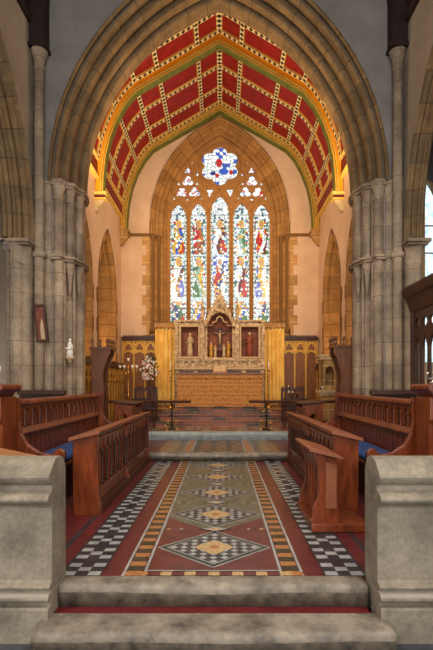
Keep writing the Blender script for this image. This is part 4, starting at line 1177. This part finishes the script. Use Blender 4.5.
# candlesticks beside the altar
for s_, sd in ((-1, 'left'), (1, 'right')):
    x = s_*1.36; y = 12.78
    t = thing('standard_candlestick', (x, y, .687), 'tall knobbed brass candlestick standing at the %s end of the altar' % sd, 'candlestick')
    MB().lathe(x, y, [(.10, .687), (.10, .71), (.06, .74), (.03, .78)], 14).build('base', M['brass'], t)
    P = []
    for k in range(26):
        z = .78+k*.036; P.append((.016+.014*abs(math.sin(k*1.1)), z))
    MB().lathe(x, y, P, 10).build('stem', M['brass'], t)
    MB().lathe(x, y, [(.02, 1.68), (.05, 1.71), (.05, 1.72), (.015, 1.73)], 12).build('drip_pan', M['brass'], t)
    MB().lathe(x, y, [(.016, 1.73), (.016, 1.95), (.004, 1.955), (.003, 1.97)], 10).build('candle', M['white'], t)
# kneeling cushions on the steps
for x, lab in ((-.78, 'flat dark kneeling cushion on the step left of centre before the altar'), (0, 'flat dark kneeling cushion on the step in front of the middle of the altar'), (.80, 'flat dark kneeling cushion on the step right of centre before the altar')):
    k = MB(); rows = []
    for j in range(7):
        y = 12.12+.3*j/6; q = -.03 if j in (0, 6) else 0
        rows.append([(x-.2, y, .688), (x-.2, y, .73+q), (x-.15, y, .75+q), (x+.15, y, .75+q), (x+.2, y, .73+q), (x+.2, y, .688)])
    k.grid(rows, 0, True, True); k.face(rows[0]); k.face(rows[-1][::-1])
    tag(k.build('kneeler', M['black']), lab, 'kneeler', None)

# communion rails
for MX, sd in ((1, 'left'), (-1, 'right')):
    t = thing('communion_rail', (-1.7, 10.5, .30), 'dark communion rail on ornate iron standards, %s of the gap' % sd, 'altar rail')
    xe = .64 if MX > 0 else .68
    MB().prism([(10.42, .92), (10.58, .92), (10.60, .95), (10.57, .975), (10.43, .975), (10.40, .95)], YZ, -2.85, -xe).build('top_rail', M['wood_dark'], t, bevel=.004)
    for x in (-1.08, -2.1, -2.78):
        st = MB(); st.tube([(x, 10.5, .3), (x, 10.5, .92)], .018, 8)
        st.lathe(x, 10.5, [(.09, .302), (.09, .32), (.03, .34), (.018, .36)], 12); st.lathe(x, 10.5, [(.02, .60), (.04, .63), (.02, .66)], 10)
        o = st.build('standard', M['iron'], t)
        sc = MB()
        for s_ in (-1, 1):
            P = []
            for k in range(22):
                a = k/21*2.6*PI; r = .085*(1-k/27); P.append((x+s_*(.02+.085-r*math.cos(a)*1.0), 10.5, .44+r*math.sin(a)*1.1))
            sc.tube(P, .009, 5)
            P = []
            for k in range(18):
                a = k/17*2.2*PI; r = .06*(1-k/24); P.append((x+s_*(.02+.06-r*math.cos(a)), 10.5, .78-r*math.sin(a)))
            sc.tube(P, .008, 5)
            sc.tube([(x, 10.5, .34), (x+s_*.1, 10.46, .33), (x+s_*.17, 10.44, .305)], .012, 6)
        sc.build('scrollwork', M['brass'], o)
MX = 1

# ------------------------------------------------------------------ flowers, candelabra
t = thing('flower_stand', (-2.02, 13.0, .30), 'tall iron pedestal of white and pink flowers left of the altar', 'flower arrangement')
fx, fy, fz_ = -1.98, 13.0, 1.83
MB().tube([(fx, fy, .3), (fx, fy, 1.55)], .015, 8).build('pole', M['iron'], t)
ft = MB()
for k in range(3):
    a = k*2*PI/3; ft.tube([(fx, fy, .55), (fx+.1*math.cos(a), fy+.1*math.sin(a), .42), (fx+.2*math.cos(a), fy+.2*math.sin(a), .31)], .01, 6)
ft.build('tripod_foot', M['iron'], t)
MB().lathe(fx, fy, [(.03, 1.52), (.09, 1.58), (.12, 1.66), (.11, 1.67)], 12).build('bowl', M['brass'], t)
lf = MB(); rnd = random.Random(4)
def blob(r=1):
    a, b_ = rnd.uniform(0, 2*PI), math.acos(rnd.uniform(-1, 1)); q = rnd.uniform(.5, 1)**.5
    x = .24*q*math.sin(b_)*math.cos(a); y = .22*q*math.sin(b_)*math.sin(a); z = .40*q*math.cos(b_)
    return Vector((fx+x*(1.15 if z < 0 else .85), fy+y, fz_+z*.95-.02))
for k in range(260):
    p = blob(); d = Vector((rnd.uniform(-1, 1), rnd.uniform(-1, 1), rnd.uniform(-.7, 1))).normalized(); s_ = d.cross(Vector((.3, .5, .8))).normalized()
    L = rnd.uniform(.05, .11); w = L*.28
    lf.face([p, p+d*L*.5+s_*w, p+d*L, p+d*L*.5-s_*w])
for k in range(12):
    p = blob(); lf.tube([(fx, fy, 1.64), (p+Vector((fx, fy, 1.7)))*.5, p], .005, 5)
lf.build('foliage', M['leaf'], t, fixn=False)
proto = None
fl_mesh = {}
for kind, mt in (('petal_white', 'petal_white'), ('petal_pink', 'petal_pink')):
    f = MB()
    for k in range(7):
        a = k*2*PI/7; d = Vector((math.cos(a), -.35, math.sin(a))); s_ = Vector((-math.sin(a), 0, math.cos(a)))
        f.face([Vector((0, 0, 0)), d*.022+s_*.014, d*.038, d*.022-s_*.014])
    f.ball((0, -.008, 0), .012, 8)
    me = bpy.data.meshes.new('blossom'); me.from_pydata([tuple(v) for v in f.v], [], f.f); me.materials.append(M[mt]); fl_mesh[kind] = me
for k in range(84):
    p = blob(); p.y = fy-abs(p.y-fy)-.03
    o = bpy.data.objects.new('blossom', fl_mesh['petal_pink' if k % 4 == 0 else 'petal_white']); COL.objects.link(o); o.parent = t
    o.location = p-Vector(t.location); o.rotation_euler = (rnd.uniform(-.6, .6), rnd.uniform(0, 3), rnd.uniform(-.7, .7)); sc_ = rnd.uniform(.7, 1.25); o.scale = (sc_,)*3

t = thing('candelabrum', (-2.42, 12.2, .30), 'slim floor candelabrum with small glass cups left of the flowers', 'candelabrum')
cxx, cyy = -2.42, 12.2
MB().lathe(cxx, cyy, [(.13, .30), (.12, .33), (.03, .38), (.016, .42), (.016, 1.0), (.03, 1.03), (.014, 1.06), (.014, 1.62), (.03, 1.66), (.012, 1.7), (.012, 1.95)], 12).build('stem', M['brass'], t)
for dx in (-.22, -.11, .11, .22):
    MB().tube([(cxx, cyy, 1.68), (cxx+dx*.5, cyy, 1.60), (cxx+dx, cyy, 1.66), (cxx+dx, cyy, 1.76)], .009, 6).build('arm', M['brass'], t)
for dx in (-.22, -.11, 0, .11, .22):
    z = 1.95 if dx == 0 else 1.76
    MB().lathe(cxx+dx, cyy, [(.012, z), (.03, z+.02), (.038, z+.09), (.036, z+.09), (.02, z+.03)], 10).build('cup', M['white'], t)

# ------------------------------------------------------------------ canopied stall ends (tall dark post with curved coved top and crocketed cresting)
for MX, sd, yy, xx in ((1, 'left', 9.3, -2.38), (-1, 'right', 9.25, -2.50)):
    t = thing('canopied_stall', (xx-.1, yy+.3, .13), 'tall dark oak stall end curving forward into a crested canopy on the %s side' % sd, 'stall')
    zt = 2.08 if MX > 0 else 2.12
    E = [(xx-.20, .13), (xx+.05, .13), (xx+.05, 1.30), (xx+.03, 1.4), (xx+.04, 1.6), (xx+.09, 1.75), (xx+.12, 1.86), (xx+.165, 1.93), (xx+.18, 1.98), (xx+.18, zt-.04), (xx-.22, zt-.04), (xx-.2, 1.7)]
    MB().prism(E, XZ, yy, yy+.07).build('end_panel', M['wood_stall'], t, bevel=.008)
    MB().prism(E, XZ, yy+.35, yy+.42).build('end_panel', M['wood_stall'], t, bevel=.008)
    MB().box(xx-.2, xx-.16, yy+.07, yy+.35, .13, zt-.04).build('back_panel', M['wood_stall'], t)
    cv = MB(); Q = [(xx-.16, 1.55), (xx-.12, 1.7), (xx-.02, 1.82), (xx+.1, 1.9), (xx+.165, 1.96)]
    cv.grid([[(x, y, z) for x, z in Q] for y in (yy+.07, yy+.35)]); cv.grid([[(x, y, z+.03) for x, z in Q] for y in (yy+.07, yy+.35)])
    cv.build('coving', M['wood_stall'], t, fixn=False)
    MB().box(xx-.24, xx+.20, yy-.02, yy+.44, zt-.04, zt+.02).build('cornice', M['wood_stall'], t, bevel=.005)
    for k, (fx_, fy_) in enumerate(((xx-.18, yy), (xx-.02, yy), (xx+.12, yy), (xx+.165, yy), (xx+.165, yy+.2), (xx+.165, yy+.40))):
        MB().lathe(fx_, fy_+.02, [(.022, zt+.02), (.022, zt+.06), (.012, zt+.08), (.03, zt+.12), (.034, zt+.15), (.014, zt+.19), (.003, zt+.18)], 8).build('finial', M['wood_stall'], t)
    MB().box(xx-.16, xx+.25, yy+.07, yy+.35, .55, .60).build('seat', M['wood_stall'], t)
MX = 1
# gilded wall cross / standard candle above the left canopy
t = thing('processional_cross', (-2.52, 9.55, .13), 'thin gilt processional pole rising beside the left canopied stall', 'processional cross')
MB().tube([(-2.66, 9.12, .13), (-2.66, 9.12, 2.35)], .012, 8).build('pole', M['gilt'], t)
MB().box(-2.70, -2.62, 9.11, 9.13, 2.42, 2.45).box(-2.672, -2.648, 9.11, 9.13, 2.35, 2.54).build('cross', M['gilt'], t)

# stone credence shrine on the right
t = thing('stone_tabernacle', (2.60, 11.2, .30), 'honey stone shrine with arched niche and corner columns right of the altar', 'shrine')
a = (2.50, 2.96); y = 11.3
sx0, sx1 = 2.48, 2.94
MB().plate([(sx0+.04, 1.2), (sx1-.04, 1.2), (sx1-.04, 1.95), (sx0+.04, 1.95)], [lancet(2.71, .11, 1.32, 1.62, .2, 8)[::-1]], XZ, y, y+.08).build('front', M['stone_goldwall'], t, bevel=.004)
MB().box(sx0+.04, sx0+.09, y+.08, y+.4, 1.2, 1.95).box(sx1-.09, sx1-.04, y+.08, y+.4, 1.2, 1.95).box(sx0+.04, sx1-.04, y+.36, y+.4, 1.2, 1.95).build('body', M['stone_goldwall'], t)
MB().box(sx0-.03, sx1+.03, y-.07, y+.45, 1.12, 1.20).box(sx0, sx1, y-.04, y+.42, 1.06, 1.12).build('shelf', M['cream'], t, bevel=.008)
MB().box(sx0-.02, sx1+.02, y-.05, y+.44, 1.95, 2.02).box(sx0-.05, sx1+.05, y-.08, y+.46, 2.02, 2.07).build('cornice', M['cream'], t, bevel=.006)
MB().prism([(sx0+.1, .30), (sx1-.1, .30), (sx1-.1, .8), (sx1, 1.06), (sx0, 1.06), (sx0+.1, .8)], XZ, y+.02, y+.38).build('pedestal', M['stone_goldwall'], t, bevel=.01)
for x in (sx0+.03, sx1-.03):
    MB().lathe(x, y-.01, [(.045, 1.2), (.045, 1.24), (.028, 1.28), (.028, 1.80), (.04, 1.86), (.055, 1.92), (.055, 1.95)], 12).build('column', M['stone_gold'], t)
MB().prism([(sx0+.1, 1.95), (sx1-.1, 1.95), (2.71, 1.99)], XZ, y-.02, y).build('gable', M['cream'], t)
for dx, lab in ((-.03, 'white candle cup on the shrine shelf, nearer the altar'), (.03, 'white candle cup on the shrine shelf, nearer the wall')):
    tag(MB().lathe(2.71+dx*6.0, y-.045, [(.02, 1.20), (.028, 1.27), (.026, 1.29), (.008, 1.30)], 10).build('candle_cup', M['white']), lab, 'candle')
# glasses/candles on a ledge by the right panelling
t = thing('credence_table', (2.2, 13.5, .30), 'small dark wood credence table against the right panelling', 'table')
MB().box(1.95, 2.35, 13.35, 13.75, 1.06, 1.10).build('table_top', M['wood_mid'], t, bevel=.005)
for x in (1.98, 2.32):
    for y in (13.38, 13.72): MB().box(x-.02, x+.02, y-.02, y+.02, .30, 1.06).build('leg', M['wood_mid'], t)
for k, (x, h, lab) in enumerate(((2.02, .20, 'white candle on the credence table nearest the gold curtain'), (2.12, .15, 'shorter white candle on the credence table, away from the gold curtain'))):
    tag(MB().lathe(x, 13.46, [(.03, 1.10), (.03, 1.115), (.018, 1.12), (.018, 1.10+h), (.003, 1.12+h)], 10).build('candle', M['white']), lab, 'candle')

# sanctuary prayer desks seen beyond the choir benches
for MX, sd in ((1, 'left'), (-1, 'right')):
    t = thing('sedile', (-2.1, 9.0, .13), 'small carved oak prayer desk with quatrefoil end beyond the %s choir bench' % sd, 'prayer desk')
    E = [(-2.02, .13), (-1.62, .13), (-1.62, .2), (-1.66, .26), (-1.66, .86), (-1.62, .9), (-1.62, .94), (-2.02, .98)]
    ex = MB().plate(E, [foil(-1.84, .66, 4, .055, .06, 0, 24)[::-1]], XZ, 8.9, 8.95).build('end_panel', M['wood'], t, bevel=.005)
    MB().plate(E, [], XZ, 9.75, 9.8).build('end_panel', M['wood'], t, bevel=.005)
    MB().prism([(-2.05, .99), (-1.60, .95), (-1.60, .975), (-2.05, 1.02)], XZ, 8.86, 9.84).build('desk_top', M['wood_dark'], t, bevel=.004)
    MB().box(-1.70, -1.67, 8.95, 9.75, .13, .88).build('front_panel', M['wood'], t)
    # dark chair back with pierced cresting
    c = thing('sanctuary_chair', (-1.85, 11.1, .30), 'dark carved sanctuary armchair with crested back by the %s panelling' % sd, 'chair')
    hs = [lancet(-2.02+.1*k, .035, 1.0, 1.14, .06, 4)[::-1] for k in range(5)]
    MB().plate([(-2.11, .78), (-1.53, .78), (-1.53, 1.24), (-2.11, 1.24)], hs, XZ, 11.4, 11.44).build('backrest', M['wood_dark'], c)
    MB().box(-2.11, -1.53, 11.0, 11.44, .72, .78).build('seat', M['wood_dark'], c, bevel=.008)
    for x in (-2.08, -1.56):
        for y in (11.03, 11.41): MB().lathe(x, y, [(.03, .30), (.02, .34), (.03, .5), (.022, .72)], 8).build('leg', M['wood_dark'], c)
        MB().box(x-.03, x+.03, 11.02, 11.42, .96, 1.0).build('arm', M['wood_dark'], c, bevel=.005)
        MB().lathe(x, 11.05, [(.02, .78), (.03, .86), (.02, .96)], 8).build('arm_post', M['wood_dark'], c)
    cc = MB()
    for k in range(7): cc.ball((-2.07+.083*k, 11.42, 1.265), .028, 8)
    cc.build('cresting', M['wood_dark'], c)
MX = 1
# floor bracket lamp at the left edge of the arcade
t = thing('wall_lamp', (-3.42, 7.15, 3.55), 'small white spotlight fixed to the left arcade respond', 'lamp')
MB().tube([(-3.52, 7.80, 3.60), (-3.46, 7.50, 3.60)], .015, 6).build('arm', M['silver'], t)
MB().tube([(-3.50, 7.50, 3.66), (-3.40, 7.36, 3.55)], .055, 12).build('lamp_head', M['silver'], t)

# ------------------------------------------------------------------ light
sc = bpy.context.scene
w = bpy.data.worlds.new('world'); sc.world = w; w.use_nodes = True
bg = w.node_tree.nodes['Background']; bg.inputs[0].default_value = (1.0, .97, .92, 1); bg.inputs[1].default_value = 2.5
def light(kind, name, loc, energy, col, **kw):
    l = bpy.data.lights.new(name, kind); l.energy = energy; l.color = col
    for k, v in kw.items(): setattr(l, k, v)
    o = bpy.data.objects.new(name, l); COL.objects.link(o); o.location = loc; return o
def aim(o, tgt): o.rotation_euler = (Vector(tgt)-Vector(o.location)).to_track_quat('-Z', 'Y').to_euler()
WARM = (1, .66, .34)
# floodlights hidden behind the chancel arch piers, their position assumed
for s_ in (-1, 1):
    o = light('SPOT', 'sanctuary_floodlight', (s_*2.3, 9.5, 5.4), 400, WARM, spot_size=2.0, spot_blend=.8, shadow_soft_size=.15); aim(o, (-s_*.9, 14, 3.6))
    o = light('SPOT', 'roof_floodlight', (s_*2.5, 9.45, 5.0), 420, (1, .74, .42), spot_size=2.6, spot_blend=.9, shadow_soft_size=.2); aim(o, (-s_*.6, 11.4, 9))
    light('POINT', 'recess_lamp', (s_*3.4, 12.5, 2.3), 14, WARM, shadow_soft_size=.1)
    light('POINT', 'recess_lamp', (s_*3.4, 9.9, 2.3), 14, WARM, shadow_soft_size=.1)
for s_ in (-1, 1):
    o = light('SPOT', 'nave_fill_spot', (s_*2.2, 1.6, 6.6), 650, (1, .88, .74), spot_size=2.2, spot_blend=.9, shadow_soft_size=.35); aim(o, (0, 4.4, 0))  # added spot without a fixture, brightens the nave and steps
    o = light('SPOT', 'choir_fill_spot', (s_*1.2, 7.9, 7.4), 330, (1, .84, .66), spot_size=1.5, spot_blend=.9, shadow_soft_size=.3); aim(o, (-s_*.6, 7.4, 0))  # unseen spot added to lift the choir floor and stalls
from collections import Counter
base = lambda o: o.name.split('.')[0]
tops = [o for o in bpy.data.objects if o.parent is None and 'label' in o]
cnt = Counter(base(o) for o in tops)
GROUPS = {'dwarf_wall': 'dwarf walls flanking the steps', 'choir_desk': 'arcaded choir desks along the aisle', 'choir_bench': 'choir benches', 'seat_cushion': 'blue cushions on the choir benches', 'clergy_stall': 'clergy reading desks',
          'pew': 'dark pews behind the choir benches', 'wall_panelling': 'gilt traceried panelling of the sanctuary', 'altar_curtain': 'gold curtains beside the reredos', 'standard_candlestick': 'brass candlesticks at the altar ends',
          'kneeler': 'kneelers', 'communion_rail': 'communion rails', 'canopied_stall': 'canopied stall ends', 'candle_cup': 'candle cups on the shrine', 'candle': 'candles on the credence table', 'sedile': 'small desks beyond the choir benches',
          'sanctuary_chair': 'carved chairs in the sanctuary', 'wall_post': 'timber roof posts'}
for o in tops:
    if cnt[base(o)] > 1 and base(o) in GROUPS: o['group'] = GROUPS[base(o)]
for o in tops:
    if base(o) == 'sedile': o.name = 'prayer_desk'
    elif base(o) == 'litany_desk': o.name = 'prayer_desk'
sc.view_settings.view_transform = 'Standard'; sc.view_settings.look = 'None'; sc.view_settings.gamma = 1
sc.view_settings.exposure = 0.0
